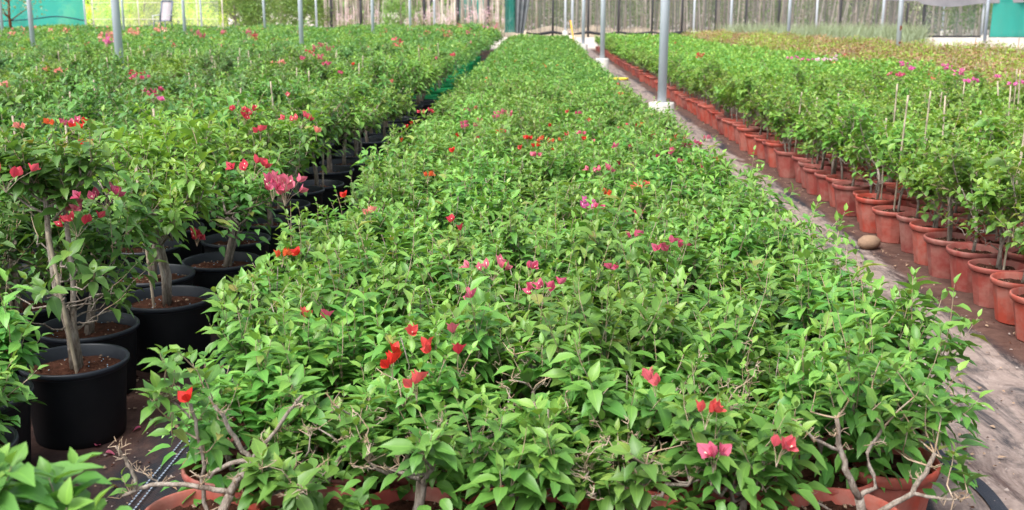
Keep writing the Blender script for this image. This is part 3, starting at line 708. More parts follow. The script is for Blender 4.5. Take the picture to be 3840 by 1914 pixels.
# ---- right bed: bare-legged plants in terracotta pots
RIGHT = []; rp = []
y = 4.95
k = 0
while y < 46:
    rp.append((0, k, 2.62+rng0.normal(0, .022), y)); y += .345+rng0.uniform(-.018, .018); k += 1
for c in range(1, 10):
    X = 2.62+.335*c; y = X/.457-.55; k = 0
    while y < 14.0:
        rp.append((c, k, X+rng0.normal(0, .02), y+rng0.normal(0, .02))); y += .335; k += 1
for c, k, x, y in rp:
    v = int(rng0.integers(0, 15)); rz = rng0.random()*6.28; zs = rng0.uniform(.88, 1.10)
    if y > 17 and c == 0: zs *= .84 if y < 28 else .72
    if y < 11.5:
        root = potted('standard_bougainvillea', x, y, *STD[v], POT_T, SOIL_T[v % 3], rz, 1.02, zs, CANES[v % 3] if rng0.random() < .27 else None)
    else: root = add('standard_bougainvillea', joined(('std', v), [POT_T, SOIL_T[v % 3], *STD[v]]), None, (x, y, 0), rz, (1.02, 1.02, zs))
    lab = f'bare-stemmed plant in terracotta pot at the sandy path edge, {ordw(k+1)} from near end' if c == 0 else f'leafy plant in terracotta pot, {ordw(c+1)} line from the sandy path, {ordw(k+1)} from near end'
    tag(root, lab, 'potted tree', 'bare-stemmed plants of the right bed')
    RIGHT.append((x, y, root, .9))

# ---- masses too many to build one by one
def mass(name, pts, H, r, nleaf, size, T, mats, rng, zlo=.35, young_p=.25, stems=True, matpick=None, shell=.55, pots=None, flw=None, extra=()):
    g = Geo(); pts = np.asarray(pts); n = len(pts)
    cnt = np.array([nleaf(q[1]) for q in pts]).astype(int); idx = np.repeat(np.arange(n), cnt); m = len(idx)
    Hh = np.array([H(q[0], q[1]) for q in pts])*rng.uniform(.84, 1.13, n)
    u = rng.normal(0, 1, (m, 3)); u /= np.linalg.norm(u, axis=1)[:, None]; rr = rng.uniform(shell, 1, m)**.6
    u[:, 2] = np.where(u[:, 2] < -.5, -u[:, 2], u[:, 2])
    zc = Hh[idx]*(1+zlo)/2; P = np.stack([pts[idx, 0]+u[:, 0]*rr*r*1.05, pts[idx, 1]+u[:, 1]*rr*r*1.05, zc+u[:, 2]*rr*Hh[idx]*(1-zlo)/2], 1)
    S = np.array([size(q[1]) for q in pts])[idx]*rng.uniform(.7, 1.2, m)
    D = u*.8+rng.normal(0, .7, (m, 3)); D[:, 2] = D[:, 2]*.5; U = np.tile([0, 0, 1.], (m, 1))+u*.4
    ptint = rng.random(n)[idx]; yg = (rng.random(m) < young_p+.35*(ptint-.5))*rng.uniform(.3, 1, m)*(u[:, 2] > .1)
    if matpick is None: leaves(g, P, D, U, S, T, rng, 0, yg, .15, .4, ptint)
    else:
        mi = matpick(pts[idx], P, u, rng)
        for k in np.unique(mi): q = mi == k; leaves(g, P[q], D[q], U[q], S[q], T, rng, int(k), yg[q], .15, .4, ptint[q])
    nm = len(mats)
    if stems:
        for (x, y), h in zip(pts, Hh):
            e = (x+rng.normal(0, .05), y+rng.normal(0, .05), h*.75); tube(g, [(x, y, .2), e], [.012, .008], 3, nm, cap=False)
            if rng.random() < .5: tube(g, [(x+rng.normal(0, .06), y, h*.5), (x+rng.normal(0, r*.5), y, h*rng.uniform(.9, 1.03))], [.006, .004], 3, nm+1, cap=False)
    if flw:
        k0 = nm+2
        for ci, (col, prob, fs) in enumerate(flw):
            sel = np.where(rng.random(n) < prob)[0]
            for s in sel:
                nb = rng.integers(3, 9); a = rng.random()*6.28; c = np.array([pts[s, 0]+math.cos(a)*r*.6, pts[s, 1]+math.sin(a)*r*.6, Hh[s]*rng.uniform(.88, .99)])
                leaves(g, c+rng.normal(0, fs*.5, (nb, 3)), rng.normal(0, 1, (nb, 3)), rng.normal(0, 1, (nb, 3)), np.full(nb, fs), T, rng, k0+ci)
    for (x, y, z, k, s) in extra:
        leaves(g, np.array([x, y, z])+rng.normal(0, s*.6, (26, 3)), rng.normal(0, 1, (26, 3)), rng.normal(0, 1, (26, 3)), np.full(26, .095), T, rng, k)
    if pots:
        for x, y, prof, mi in pots: lathe(g, prof, 8, mi, True, None, x, y)
    return g

rng = np.random.default_rng(21)
# middle bed, far part
pts = [(-.97+.295*i+rng.normal(0, .04), 15.2+.335*j+rng.normal(0, .03)) for j in range(92) for i in range(8)]
msz = lambda y: .052*(1+max(0, y-15)/38)
g = mass('mid', pts, lambda x, y: .61, .22, lambda y: 190 if y < 22 else 120 if y < 32 else 80, msz, LS, [M['leaf_mid']], rng, .42, .35,
         flw=[('red', .05, .035), ('orange', .05, .035), ('magenta', .02, .035)],
         pots=[(x, y, [(.12, 0), (.155, .24), (.165, .27), (.15, .27)], 6) for x, y in pts if abs(x) > .85])
o = add('distant_bougainvillea', g.mesh('mass_mid', [M['leaf_mid'], M['wood'], M['twig'], M['bract_red'], M['bract_orange'], M['bract_magenta'], M['terracotta']]))
tag(o, 'far part of the low green middle bed dotted with red flowers', 'potted bushes', None, 'stuff')
# left bed, far part
pts = []
for gx in np.arange(-32, -1.65, .57):
    for gy in np.arange(LEFT_END+.2, 61, .57):
        x, y = gx-.1+rng.normal(0, .05), gy+rng.normal(0, .05)
        if x > -.52*y-.6 and not (x > -3 and y > 47): pts.append((x, y))
pts = [p for p in pts if not (p[1] < 23.3 and False)]
def hl(x, y): return (.86 if x > -6 else .80+.08*math.sin(x*1.1+y*.4)) + (.06 if x > -4 else 0) - max(0, y-40)*.003
FARF = []
for dx, dy, k, s in [(270, 95, 5, .14), (262, 103, 5, .14), (285, 90, 5, .12), (345, 87, 5, .16), (408, 82, 5, .16), (165, 82, 5, .12), (30, 92, 5, .10), (60, 80, 5, .08), (130, 82, 5, .08), (85, 75, 5, .09), (270, 108, 7, .08), (330, 84, 5, .1), (395, 80, 5, .08), (500, 92, 3, .10), (510, 97, 3, .08), (560, 85, 3, .08), (625, 85, 3, .1), (640, 95, 4, .08), (1000, 118, 4, .1), (1130, 95, 4, .12), (1155, 72, 5, .1), (1180, 92, 3, .1), (1225, 78, 7, .12), (1247, 70, 3, .12), (1075, 90, 4, .1)]:
    q = on_z(dx*1.4907, dy*1.4907, .84); 
    if 22 < q[1] < 60: FARF.append((q[0], q[1], q[2]+.06, k, s))
g = mass('left', pts, hl, .38, lambda y: 220 if y < 32 else 150 if y < 44 else 100, lambda y: .062*(1+max(0, y-20)/30), LQ, [M['leaf_left']], rng, .35, .4,
         flw=[('magenta', .10, .05), ('crimson', .08, .05), ('salmon', .05, .06), ('orange', .04, .05), ('pink', .03, .05)],
         matpick=lambda b, P, u, rng: np.where(np.sin(b[:, 0]*12.9898+b[:, 1]*78.233) > .45, 9, np.where(np.sin(b[:, 0]*39.3+b[:, 1]*11.1) > .6, 10, 0)),
         extra=FARF, pots=[(x, y, [(.16, 0), (.19, .28), (.20, .33), (.18, .33)], 8) for x, y in pts if x > -2.3 and y < 32])
o = add('distant_bougainvillea', g.mesh('mass_left', [M['leaf_left'], M['wood'], M['twig'], M['bract_magenta'], M['bract_crimson'], M['bract_salmon'], M['bract_orange'], M['bract_pink'], M['green_pot'], M['leaf_left_b'], M['leaf_left_c']]))
tag(o, 'far part of the left beds, green bushes dotted with pink flowers up to the cloth screens', 'potted bushes', None, 'stuff')
# right bed, far part
pts = []
for c in range(1, 10):
    for gy in np.arange(14.15, 46, .335):
        pts.append((2.62+.335*c+rng.normal(0, .03), gy+rng.normal(0, .03)))
hr = lambda x, y: .90 if y < 17 else .76 if y < 28 else .64
g = mass('right', pts, hr, .21, lambda y: 120 if y < 22 else 60 if y < 32 else 45, lambda y: .058*(1+max(0, y-15)/34), LS, [M['leaf_right']], rng, .5, .4,
         flw=[('red', .05, .04), ('orange', .03, .04), ('pink', .008, .06)])
o = add('distant_bougainvillea', g.mesh('mass_right', [M['leaf_right'], M['wood'], M['twig'], M['bract_red'], M['bract_orange'], M['bract_pink']]))
tag(o, 'far part of the right bed behind the line of terracotta pots', 'potted bushes', None, 'stuff')

# ---- reddish brown shrubs beyond the right bed
def red_shrub(seed):
    rng = np.random.default_rng(seed); mats = [M['leaf_olive'], M['leaf_brown'], M['leaf_olive'], M['stick_b'], M['leaf_brown']]
    top = rng.uniform(.15, .8)
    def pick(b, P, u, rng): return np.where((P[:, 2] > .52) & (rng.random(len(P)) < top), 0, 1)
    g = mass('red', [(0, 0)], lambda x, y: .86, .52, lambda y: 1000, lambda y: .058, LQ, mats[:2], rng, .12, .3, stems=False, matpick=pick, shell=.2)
    for k in range(60):
        a = rng.random()*6.28; r = .45*math.sqrt(rng.random()); x, y = r*math.cos(a), r*math.sin(a); tube(g, [(x*.5, y*.5, .1), (x, y, rng.uniform(.55, .88))], [.006, .003], 3, 2 if k % 3 else 3, cap=False)
    return g.mesh('red_shrub', [M['leaf_olive'], M['leaf_brown'], M['red_twig'], M['stick_a']])
RS = [red_shrub(50+i) for i in range(6)]
rowc = {}
for gx in np.arange(6.15, 12.4, .70):
    for gy in np.arange(12.6, 44, .74):
        x, y = gx+rng0.normal(0, .08), gy+rng0.normal(0, .08)
        if x > .457*y+.6 or y > 44-7*(x-8): continue
        c = int(round((gx-6.15)/.70)); rowc[c] = rowc.get(c, 0)+1
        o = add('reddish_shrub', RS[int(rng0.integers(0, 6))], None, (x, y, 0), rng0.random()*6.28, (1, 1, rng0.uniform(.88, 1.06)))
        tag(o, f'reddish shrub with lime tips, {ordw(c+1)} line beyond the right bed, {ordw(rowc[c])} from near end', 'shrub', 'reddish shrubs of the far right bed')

# ------------------------------------------------------------------ flowers on individual plants (where the photograph shows them)
def put_flowers(lst, plants, zf, maxd=.6):
    arr = np.array([(p[0], p[1]) for p in plants])
    for (dx, dy, col, sz) in lst:
        px, py = dx*1.4907, dy*1.4907; q = on_z(px, py, zf)
        d = np.hypot(arr[:, 0]-q[0], arr[:, 1]-q[1]); k = int(d.argmin())
        if d[k] > maxd: continue
        root = plants[k][2]; s = root.scale
        o = add('flower', FLW[col][sz], root, ((q[0]-root.location[0]), (q[1]-root.location[1]), q[2]-.02), 0)
        if root.rotation_euler.z: # single-mesh root: undo its turn so the flower lands where it should
            a = -root.rotation_euler.z; x, y = o.location[0], o.location[1]
            o.location[0] = (x*math.cos(a)-y*math.sin(a))/s[0]; o.location[1] = (x*math.sin(a)+y*math.cos(a))/s[1]; o.location[2] = q[2]/s[2]-.02
        o.rotation_euler.z = (px*7.3) % 6.28
MF = [(1027, 845, 'red', 1), (990, 890, 'red', 0), (988, 925, 'red', 1), (1048, 975, 'red', 1), (1085, 885, 'red', 1), (1150, 893, 'crimson', 0), (765, 800, 'red', 0), (708, 650, 'orange', 1), (748, 645, 'red', 0), (817, 805, 'magenta', 0),
      (1190, 755, 'magenta', 1), (1365, 740, 'magenta', 2), (1240, 682, 'magenta', 2), (1330, 680, 'magenta', 1), (1685, 630, 'magenta', 2), (1545, 680, 'magenta', 1), (1727, 625, 'magenta', 0), (1595, 600, 'magenta', 1), (1610, 477, 'orange', 2), (1530, 492, 'orange', 1),
      (1475, 525, 'pink', 2), (1503, 528, 'magenta', 1), (1595, 545, 'crimson', 1), (1517, 435, 'magenta', 2), (932, 540, 'salmon', 1), (1075, 447, 'orange', 1), (1137, 560, 'crimson', 0), (1157, 582, 'crimson', 0),
      (1682, 383, 'magenta', 1), (1745, 372, 'magenta', 2), (1775, 352, 'magenta', 1), (1637, 348, 'red', 1), (1327, 352, 'red', 1), (1348, 372, 'red', 1), (1373, 360, 'orange', 2), (1392, 383, 'red', 0), (1420, 343, 'red', 1), (1462, 340, 'magenta', 1), (1465, 355, 'red', 1), (1310, 377, 'red', 0),
      (1168, 314, 'magenta', 1), (1195, 320, 'magenta', 1), (1200, 275, 'red', 1), (1172, 283, 'magenta', 1), (1075, 287, 'crimson', 2), (1262, 290, 'magenta', 2), (1278, 293, 'magenta', 2), (1312, 303, 'pink', 0),
      (1795, 1150, 'magenta', 1), (1775, 1045, 'red', 1), (1955, 1135, 'crimson', 1), (1650, 965, 'crimson', 1), (475, 1015, 'red', 0), (868, 498, 'red', 0), (1648, 400, 'magenta', 0), (1708, 412, 'magenta', 0), (1765, 425, 'magenta', 0), (1798, 405, 'red', 0), (1700, 350, 'red', 0),
      (1135, 840, 'magenta', 0), (1560, 240, 'red', 1), (1485, 240, 'red', 0), (1440, 237, 'magenta', 1), (1385, 320, 'red', 0)]
put_flowers(MF, MID, .65)
for k in range(110):   # scattered single blooms further up the middle bed
    x, y = rng0.uniform(-1.15, 1.25), 7+9*rng0.random()**.8; d = np.hypot([m[0]-x for m in MID], [m[1]-y for m in MID]); rt = MID[int(d.argmin())][2]
    if rt.rotation_euler.z: continue
    o = add('flower', FLW[['red', 'orange', 'crimson', 'magenta'][k % 4]][k % 2], rt, (x-rt.location[0], y-rt.location[1], rng0.uniform(.58, .66)), k)
LF = [(55, 325, 'salmon', 1, .98), (130, 315, 'orange', 1), (185, 320, 'magenta', 2), (210, 325, 'red', 2), (215, 370, 'red', 1), (637, 430, 'crimson', 2), (685, 480, 'magenta', 2), (715, 490, 'magenta', 3), (615, 298, 'crimson', 3), (655, 335, 'crimson', 1), (757, 307, 'crimson', 2),
      (120, 180, 'salmon', 2), (152, 184, 'salmon', 2), (5, 222, 'salmon', 2), (340, 190, 'crimson', 2), (347, 202, 'magenta', 2), (385, 245, 'magenta', 3), (402, 256, 'pink', 1), (705, 162, 'salmon', 2), (860, 187, 'magenta', 1), (795, 335, 'salmon', 0), (725, 245, 'crimson', 0),
      (790, 125, 'magenta', 3), (810, 118, 'magenta', 3), (830, 128, 'magenta', 3), (780, 138, 'crimson', 3), (802, 150, 'magenta', 3), (822, 166, 'magenta', 2), (760, 152, 'magenta', 2), (890, 165, 'red', 0), (1100, 150, 'magenta', 1), (1140, 143, 'crimson', 2), (985, 210, 'salmon', 0)]
for q in LF:
    pool = LEFT; zf = 1.03 if q[1] > 200 else 1.0
    put_flowers([q[:4]], pool, zf, 1.2)
# low clusters hanging on the two nearest left plants
def hang(px, py, Y, root, col, sz):
    q = on_y(px, py, Y); o = add('flower', FLW[col][sz], root, (q[0]-root.location[0], q[1]-root.location[1], q[2]), px % 6)
hang(270, 812, 3.95, LEFT[0][2], 'magenta', 2); hang(395, 768, 3.9, LEFT[0][2], 'magenta', 2); hang(290, 870, 3.88, LEFT[0][2], 'crimson', 2)
hang(738, 912, 5.6, LEFT[3][2], 'crimson', 2); hang(20, 700, 3.4, LEFT[4][2], 'crimson', 2)
RF = [(1998, 150, 'pink', 2), (2025, 155, 'pink', 2), (2058, 155, 'blush', 2), (2075, 155, 'blush', 2), (2095, 155, 'blush', 2), (2105, 145, 'blush', 1), (2268, 168, 'pink', 3), (2292, 178, 'pink', 2), (2248, 193, 'magenta', 2), (2264, 194, 'magenta', 2), (2378, 177, 'pink', 3), (2418, 190, 'pink', 3), (2445, 210, 'pink', 2), (2565, 218, 'pink', 2), (2513, 197, 'pink', 1), (1762, 146, 'red', 3), (1700, 110, 'red', 1)]
put_flowers(RF, RIGHT, .95, 2.5)

# ------------------------------------------------------------------ ground
g = Geo(); xs = np.concatenate([[-400, -60], np.linspace(-14, 14, 60), [60, 400]]); ys = np.concatenate([[-60, -4], np.linspace(0, 30, 60), [60, 120, 900]])
VV = [(x, y, .006*math.sin(x*5.1+math.sin(y*1.3))*math.sin(y*2.7+x) if abs(x) < 13 and 0 < y < 30 else 0) for y in ys for x in xs]; nx = len(xs)
lv = []; lt = []
for j in range(len(ys)-1):
    for i in range(nx-1): lv += [j*nx+i, j*nx+i+1, (j+1)*nx+i+1, (j+1)*nx+i]; lt.append(4)
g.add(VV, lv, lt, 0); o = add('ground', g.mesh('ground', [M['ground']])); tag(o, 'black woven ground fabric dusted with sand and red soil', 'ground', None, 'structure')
# white dashed marking threads woven in the fabric at left
g = Geo(); y = .8
M['thread'] = plain('thread', (.26, .32, .40), .8)
while y < 12:
    for x in (-1.385, -1.355): box(g, x, x+.006, y, y+.011, .0065, .0085)
    y += .021
o = add('marking_line', g.mesh('marking', [M['thread']])); tag(o, 'double dashed white line woven into the dark ground fabric', 'marking', None, 'structure')
# litter of leaf bits, chips and beads
g = Geo(); rng = np.random.default_rng(3)
for k in range(3600):
    if rng.random() < .55: x = rng.uniform(1.3, 2.5); yy = 3+rng.random()**1.7*22
    else: x = rng.uniform(-2.4, -1.15); yy = 2+rng.random()**1.6*10
    s = rng.uniform(.003, .009)*(1.8 if rng.random() < .06 else 1); b = np.array([(1, 0, .1), (.1, .8, .3), (-1, .1, .1), (0, -.7, .25), (0, 0, .75)])+rng.normal(0, .2, (5, 3)); a = rng.random()*6.28
    b = np.stack([b[:, 0]*math.cos(a)-b[:, 1]*math.sin(a), b[:, 0]*math.sin(a)+b[:, 1]*math.cos(a), np.abs(b[:, 2])], 1)
    g.add(np.array([x, yy, .006])+b*s, [0, 1, 4, 1, 2, 4, 2, 3, 4, 3, 0, 4], [3]*4, int(rng.integers(0, 3)), None, False)
for k in range(700):
    x = rng.uniform(1.4, 2.5) if k % 2 else rng.uniform(-2.3, -1.2); yy = 2.5+rng.random()*14
    leaves(g, [(x, yy, .012)], [(rng.normal(), rng.normal(), .05)], [(0, 0, 1)], [rng.uniform(.018, .04)], LS, rng, 3)
o = add('litter', g.mesh('litter', [M['chip'], M['soil'], M['stick_b'], M['stone']])); tag(o, 'small chips, dry leaf bits and soil crumbs scattered on the ground', 'litter', None, 'stuff')
# fallen bracts
g = Geo(); leaves(g, [(0, 0, .004)], [(0, 1, .1)], [(0, 0, 1)], [.035], leaf_template(.42), np.random.default_rng(1), 0); PET = g.mesh('petal', [M['bract_magenta']])
petl = ['beside the nearest whole black pot', 'right of the nearest black pot on red soil', 'on red soil at the foot of the nearest black pot', 'near the second black pot of the left aisle', 'further up the left aisle']
for (px, py), l in zip([(395, 1700), (530, 1605), (360, 1675), (915, 1130), (820, 1370)], petl):
    q = on_z(px, py, .01); o = add('fallen_petal', PET, None, (q[0], q[1], .008), px % 6); tag(o, 'fallen pink flower petal '+l, 'petal', 'petals fallen on the left aisle')
# round stone by the pots on the right
g = Geo(); rng = np.random.default_rng(9)
prof = [(.001, 0), (.07, .004), (.105, .04), (.10, .085), (.06, .12), (.001, .13)]
lathe(g, prof, 14, 0); o = add('stone', g.mesh('stone', [M['stone']]), None, (2.36, 7.45, 0), .4, (.85, .62, .75)); tag(o, 'rounded brown stone against the terracotta pots beside the sandy path', 'stone')
# folded edge of the fabric, lower right
g = Geo(); xs_ = np.linspace(0, 1, 24); V = []
for t in xs_:
    cx, cy = 1.60-.06*t+.018*math.sin(t*13), 2.6+1.5*t
    for k, (dx, dz) in enumerate([(-.030, .002), (-.016, .005), (.0, .007), (.016, .006), (.030, .002)]): V.append((cx+dx, cy, dz+.004*math.sin(t*25+k)))
lv = []; lt = []
for i in range(23):
    for k in range(4): lv += [i*5+k, i*5+k+1, (i+1)*5+k+1, (i+1)*5+k]; lt.append(4)
M['fabric'] = plain('fabric', (.014, .018, .028), .6, (.03, .034, .045), 300, .3, .4, 500)
g.add(V, lv, lt); o = add('fabric_fold', g.mesh('fold', [M['fabric']])); tag(o, 'rolled black fabric edge on the path at lower right', 'fabric edge', None, 'structure')

# ------------------------------------------------------------------ posts
def post_mesh(h, rust=False):
    g = Geo(); tube(g, [(0, 0, 0.0), (0, 0, h)], [.058, .058], 20, 0); return g.mesh('post', [M['galv'], M['rust']])
PM = post_mesh(4.2)
g = Geo(); lathe(g, [(.165, 0), (.165, .465), (.16, .48), (.06, .482)], 24, 0, True); 
FT = g.mesh('footing', [M['concrete']])
g = Geo(); lathe(g, [(.0585, .485), (.064, .49), (.064, .52), (.0585, .53)], 20, 0); CL = g.mesh('collar', [M['galv']])
cols = [(1.62, [14.0, 27.0, 38.5, 50.5, 63], 'beside the sandy path'), (-5.95, [15.3, 27.3, 39.3, 51, 63], 'in the left beds'), (-12.8, [27.3, 39.3, 51, 63], 'in the far left beds'),
        (-19.5, [39.3, 51, 63], 'near the chair and teal cloth'), (9.0, [27.3, 39.3, 51, 63], 'rising from the right beds'), (16.0, [39.3, 51, 63], 'among the reddish shrubs'), (23.2, [51, 63], 'at the white block wall'), (-26.3, [63], 'at the edge of the teal cloth')]
for X, yl, where in cols:
    for k, Y in enumerate(yl):
        root = add('steel_post', None, None, (X, Y, 0)); sh = add('shaft', PM, root); sh.rotation_euler = (0, rng0.normal(0, .004)+(.012 if X < -4 else 0)*0, 0)
        f = add('footing', FT, root)
        if X == 1.70 and k == 0: f.scale = (1, 1, 1)
        wh = f'{ordw(k+1)} nearest of those {where}' if len(yl) > 1 else where
        tag(root, 'grey steel post on concrete footing, '+wh, 'post', 'steel posts of the shade house')
        if X == 9.0 and k == 0:
            for z, sz in ((1.22, .07), (.86, .035)):
                gg = Geo(); V = []; ts = np.linspace(0, 6.283, 17)[:-1]
                for q in (.02, .35, .7, 1.):
                    for t in ts: e = 1+.15*math.sin(3*t+q); V.append((.0592*math.cos(-1.571+.95*q*math.cos(t)*e), .0592*math.sin(-1.571+.95*q*math.cos(t)*e), sz*q*math.sin(t)*e))
                lv = []
                for a2 in range(3):
                    for b2 in range(16): c2 = (b2+1) % 16; lv += [a2*16+b2, a2*16+c2, a2*16+16+c2, a2*16+16+b2]
                gg.add(V, lv, [4]*48); add('rust_patch', gg.mesh('rust', [M['rust']]), root, (0, 0, z))
            root['label'] = 'steel post with dark rust patches, nearest post in the right beds'

# ------------------------------------------------------------------ back screens
def curtain(g, x0, x1, y, z0, z1, mi, amp=.05, wl=.7, n=None, seed=0, zt=None):
    rng = np.random.default_rng(seed); n = n or int((x1-x0)*12)+2; xs = np.linspace(x0, x1, n); ph = rng.random(6)*6; V = []
    for z in (z0, (z0+z1)/2, z1):
        for x in xs: V.append((x, y+amp*(math.sin(x*6.28/wl+ph[0])+.6*math.sin(x*6.28/wl*1.7+ph[1]+z*.4)+.4*math.sin(x*.9+ph[2])), z))
    lv = []; lt = []
    for j in range(2):
        for i in range(n-1): lv += [j*n+i, j*n+i+1, (j+1)*n+i+1, (j+1)*n+i]; lt.append(4)
    g.add(V, lv, lt, mi)
# grey net wall across the end
root = add('net_fence', None, None, (0, 68, 0)); tag(root, 'see-through grey netting fence with black posts and rolled black hem across the far end', 'netting fence')
g = Geo(); curtain(g, -.7, 25, 0, .3, 3.6, 0, .06, .8); add('netting', g.mesh('netting', [M['net_grey']]), root)
pxs = [1958, 2073, 2206, 2320, 2445, 2558, 2683, 2796, 2920, 3152, 3400]
for i, px in enumerate(pxs):
    x = on_y(px, 60, 68)[0]; g = Geo(); tube(g, [(x, -.05, 0), (x+rng0.normal(0, .02), -.05, 3.6)], [.068]*2, 8, 0); add('fence_post', g.mesh('fence_post', [M['blackpost']]), root)
g = Geo(); hx = np.linspace(-.7, 25, 150); pp = np.array([on_y(q, 60, 68)[0] for q in pxs])
hz = [.32-.12*abs(math.sin(math.pi*np.interp(x, pp, np.arange(len(pp))))) for x in hx]
tube(g, [(x, -.12, z) for x, z in zip(hx, hz)], [.075+.02*math.sin(x*2.3) for x in hx], 7, 0); add('hem', g.mesh('hem', [M['hem']]), root)

# stick screen to its left
root = add('stick_fence', None, None, (0, 68.6, 0)); tag(root, 'fence of pale crooked upright sticks behind the left beds', 'stick fence')
g = Geo(); rng = np.random.default_rng(31); x = -13.4
while x < -1.9:
    if -9.9 < x < -8.2: x = -8.2
    r = rng.uniform(.012, .05); lean = rng.normal(0, .12); pts = [(x, rng.uniform(-.1, .1), 0), (x+lean*.5+rng.normal(0, .03), rng.uniform(-.1, .1), 1.6), (x+lean+rng.normal(0, .04), rng.uniform(-.1, .1), rng.uniform(2.6, 3.6))]
    tube(g, pts, [r, r*.85, r*.6], 5, int(rng.choice([0, 0, 1, 2])), cap=False); x += r*rng.uniform(.9, 2.2)
o = add('sticks', g.mesh('sticks', [M['stick_a'], M['stick_b'], M['stick_c']]), root); o['kind'] = 'stuff'
root2 = add('stick_fence', None, None, (0, 70.0, 0)); tag(root2, 'sparse upright sticks showing through the grey netting', 'stick fence')
g = Geo(); x = 2.2
while x < 26:
    rr = rng.uniform(.012, .05); lean = rng.normal(0, .15)+(.5 if x > 17 else 0); tube(g, [(x, rng.uniform(-.1, .1), 0), (x+lean+rng.normal(0, .04), rng.uniform(-.1, .1), 3.4)], [rr, rr*.7], 5, int(rng.choice([0, 1, 1, 2])), cap=False); x += rng.uniform(.07, .34)
o = add('sticks', g.mesh('sticks_b', [M['stick_a'], M['stick_b'], M['stick_c']]), root2); o['kind'] = 'stuff'
for px in (1244, 1355, 1594, 1719, 1833):
    x = on_y(px, 60, 68.6)[0]; g = Geo(); tube(g, [(x, -.25, 0), (x+rng0.normal(0, .03), -.25, 3.6)], [.085, .08], 8, 0); add('fence_post', g.mesh('fence_post', [M['blackpost']]), root)
# bunched teal cloth and grey cloth beside the sticks
g = Geo(); curtain(g, -2.0, -1.25, 67.3, .3, 3.5, 0, .10, .5, 30, 4); o = add('cloth_curtain', g.mesh('cloth', [M['teal_dark']])); tag(o, 'bunched teal cloth hanging where the stick fence meets the grey netting', 'curtain')
g = Geo(); n = 30; V = []
for j, z in enumerate(np.linspace(.25, 3.5, 9)):
    w = .35+.5*(z/3.5)**.8
    for i in range(n): t = i/(n-1); V.append((-1.35+w*t*1.25, 67.0+.12*math.sin(t*19), z))
lv = []; lt = []
for j in range(8):
    for i in range(n-1): lv += [j*n+i, j*n+i+1, (j+1)*n+i+1, (j+1)*n+i]; lt.append(4)
g.add(V, lv, lt); M['dark_cloth'] = plain('dark_cloth', (.11, .13, .14), .9, (.18, .19, .20), 3); o = add('cloth_curtain', g.mesh('cloth_dark', [M['dark_cloth']])); tag(o, 'gathered dark grey cloth right of the bunched teal cloth', 'curtain')
# teal strips seen between the sticks
g = Geo(); curtain(g, -5.1, -3.3, 69.3, 0, 3.4, 0, .08, .9, 30, 6); o = add('cloth_curtain', g.mesh('cloth2', [M['teal']])); tag(o, 'teal cloth glimpsed between the upright sticks', 'curtain')

# big teal cloth at far left, with sagging dark rope hem
root = add('cloth_screen', None, None, (0, 0, 0)); tag(root, 'large teal cloth screen with sagging dark hem rope at far left', 'cloth screen')
g = Geo(); curtain(g, -36, -26.45, 63.4, .2, 3.6, 0, .10, 3.2, 90, 8); add('cloth', g.mesh('tealcloth', [M['teal']]), root)
g = Geo(); rx = np.linspace(-36, -26.4, 60); rz = [on_y(0, 0, 1)[2]*0+1.0+.28*math.exp(-((x+28.3)/1.6)**2)+.03*math.sin(x*2) for x in rx]; tube(g, [(x, 63.15, z) for x, z in zip(rx, rz)], .045, 6, 0); 
add('hem_rope', g.mesh('hemrope', [plain('teal_dark', (.015, .07, .08), .8)]), root)
# tall tree just inside the teal cloth
def leafy(seed, H, r, mats, size, n, zlo=.15, trunk=.06, shell=.3, tm='stick_b', limbs=9):
    rng = np.random.default_rng(seed); gt = Geo(); gc = Geo()
    tube(gt, [(0, 0, 0), (rng.normal(0, .05), rng.normal(0, .05), H*.4), (rng.normal(0, .12), rng.normal(0, .12), H*.8)], [trunk, trunk*.8, trunk*.4], 8, 0)
    cl = []
    for k in range(limbs):
        a = rng.random()*6.28; z = H*rng.uniform(zlo+.05, .9); q = r*rng.uniform(.45, .9); e = np.array([q*math.cos(a), q*math.sin(a), min(H*.95, z+.15*H)]); tube(gt, [(0, 0, z*.8), (e+np.array([0, 0, z*.8]))/2, e], [trunk*.45, trunk*.3, trunk*.15], 5, 0); cl.append(e)
    cl = np.array(cl); idx = rng.integers(0, len(cl), n); P = cl[idx]+rng.normal(0, 1, (n, 3))*np.array([r*.28, r*.28, H*.10]); P[:, 2] = np.clip(P[:, 2], .05, H)
    D = rng.normal(0, 1, (n, 3)); U = np.tile([0, 0, 1.], (n, 1)); leaves(gc, P, D, U, size*rng.uniform(.6, 1.3, n), LQ, rng, 0, (rng.random(n) < .3)*rng.random(n), .1, .6)
    return gt.mesh('trunk', [M[tm]]), gc.mesh('crown', [mats])
def tree(name, label, cat, x, y, meshes, rz=0, sc=1, group=None):
    root = add(name, None, None, (x, y, 0), rz, sc); add('trunk', meshes[0], root); add('crown', meshes[1], root); tag(root, label, cat, group); return root
tree('drooping_tree', 'thin brown-leaved tree in front of the teal cloth', 'tree', -27.3, 56, leafy(61, 3.4, 1.3, M['leaf_grey'], .16, 900, .35, .09, .3, 'rust'), 0)
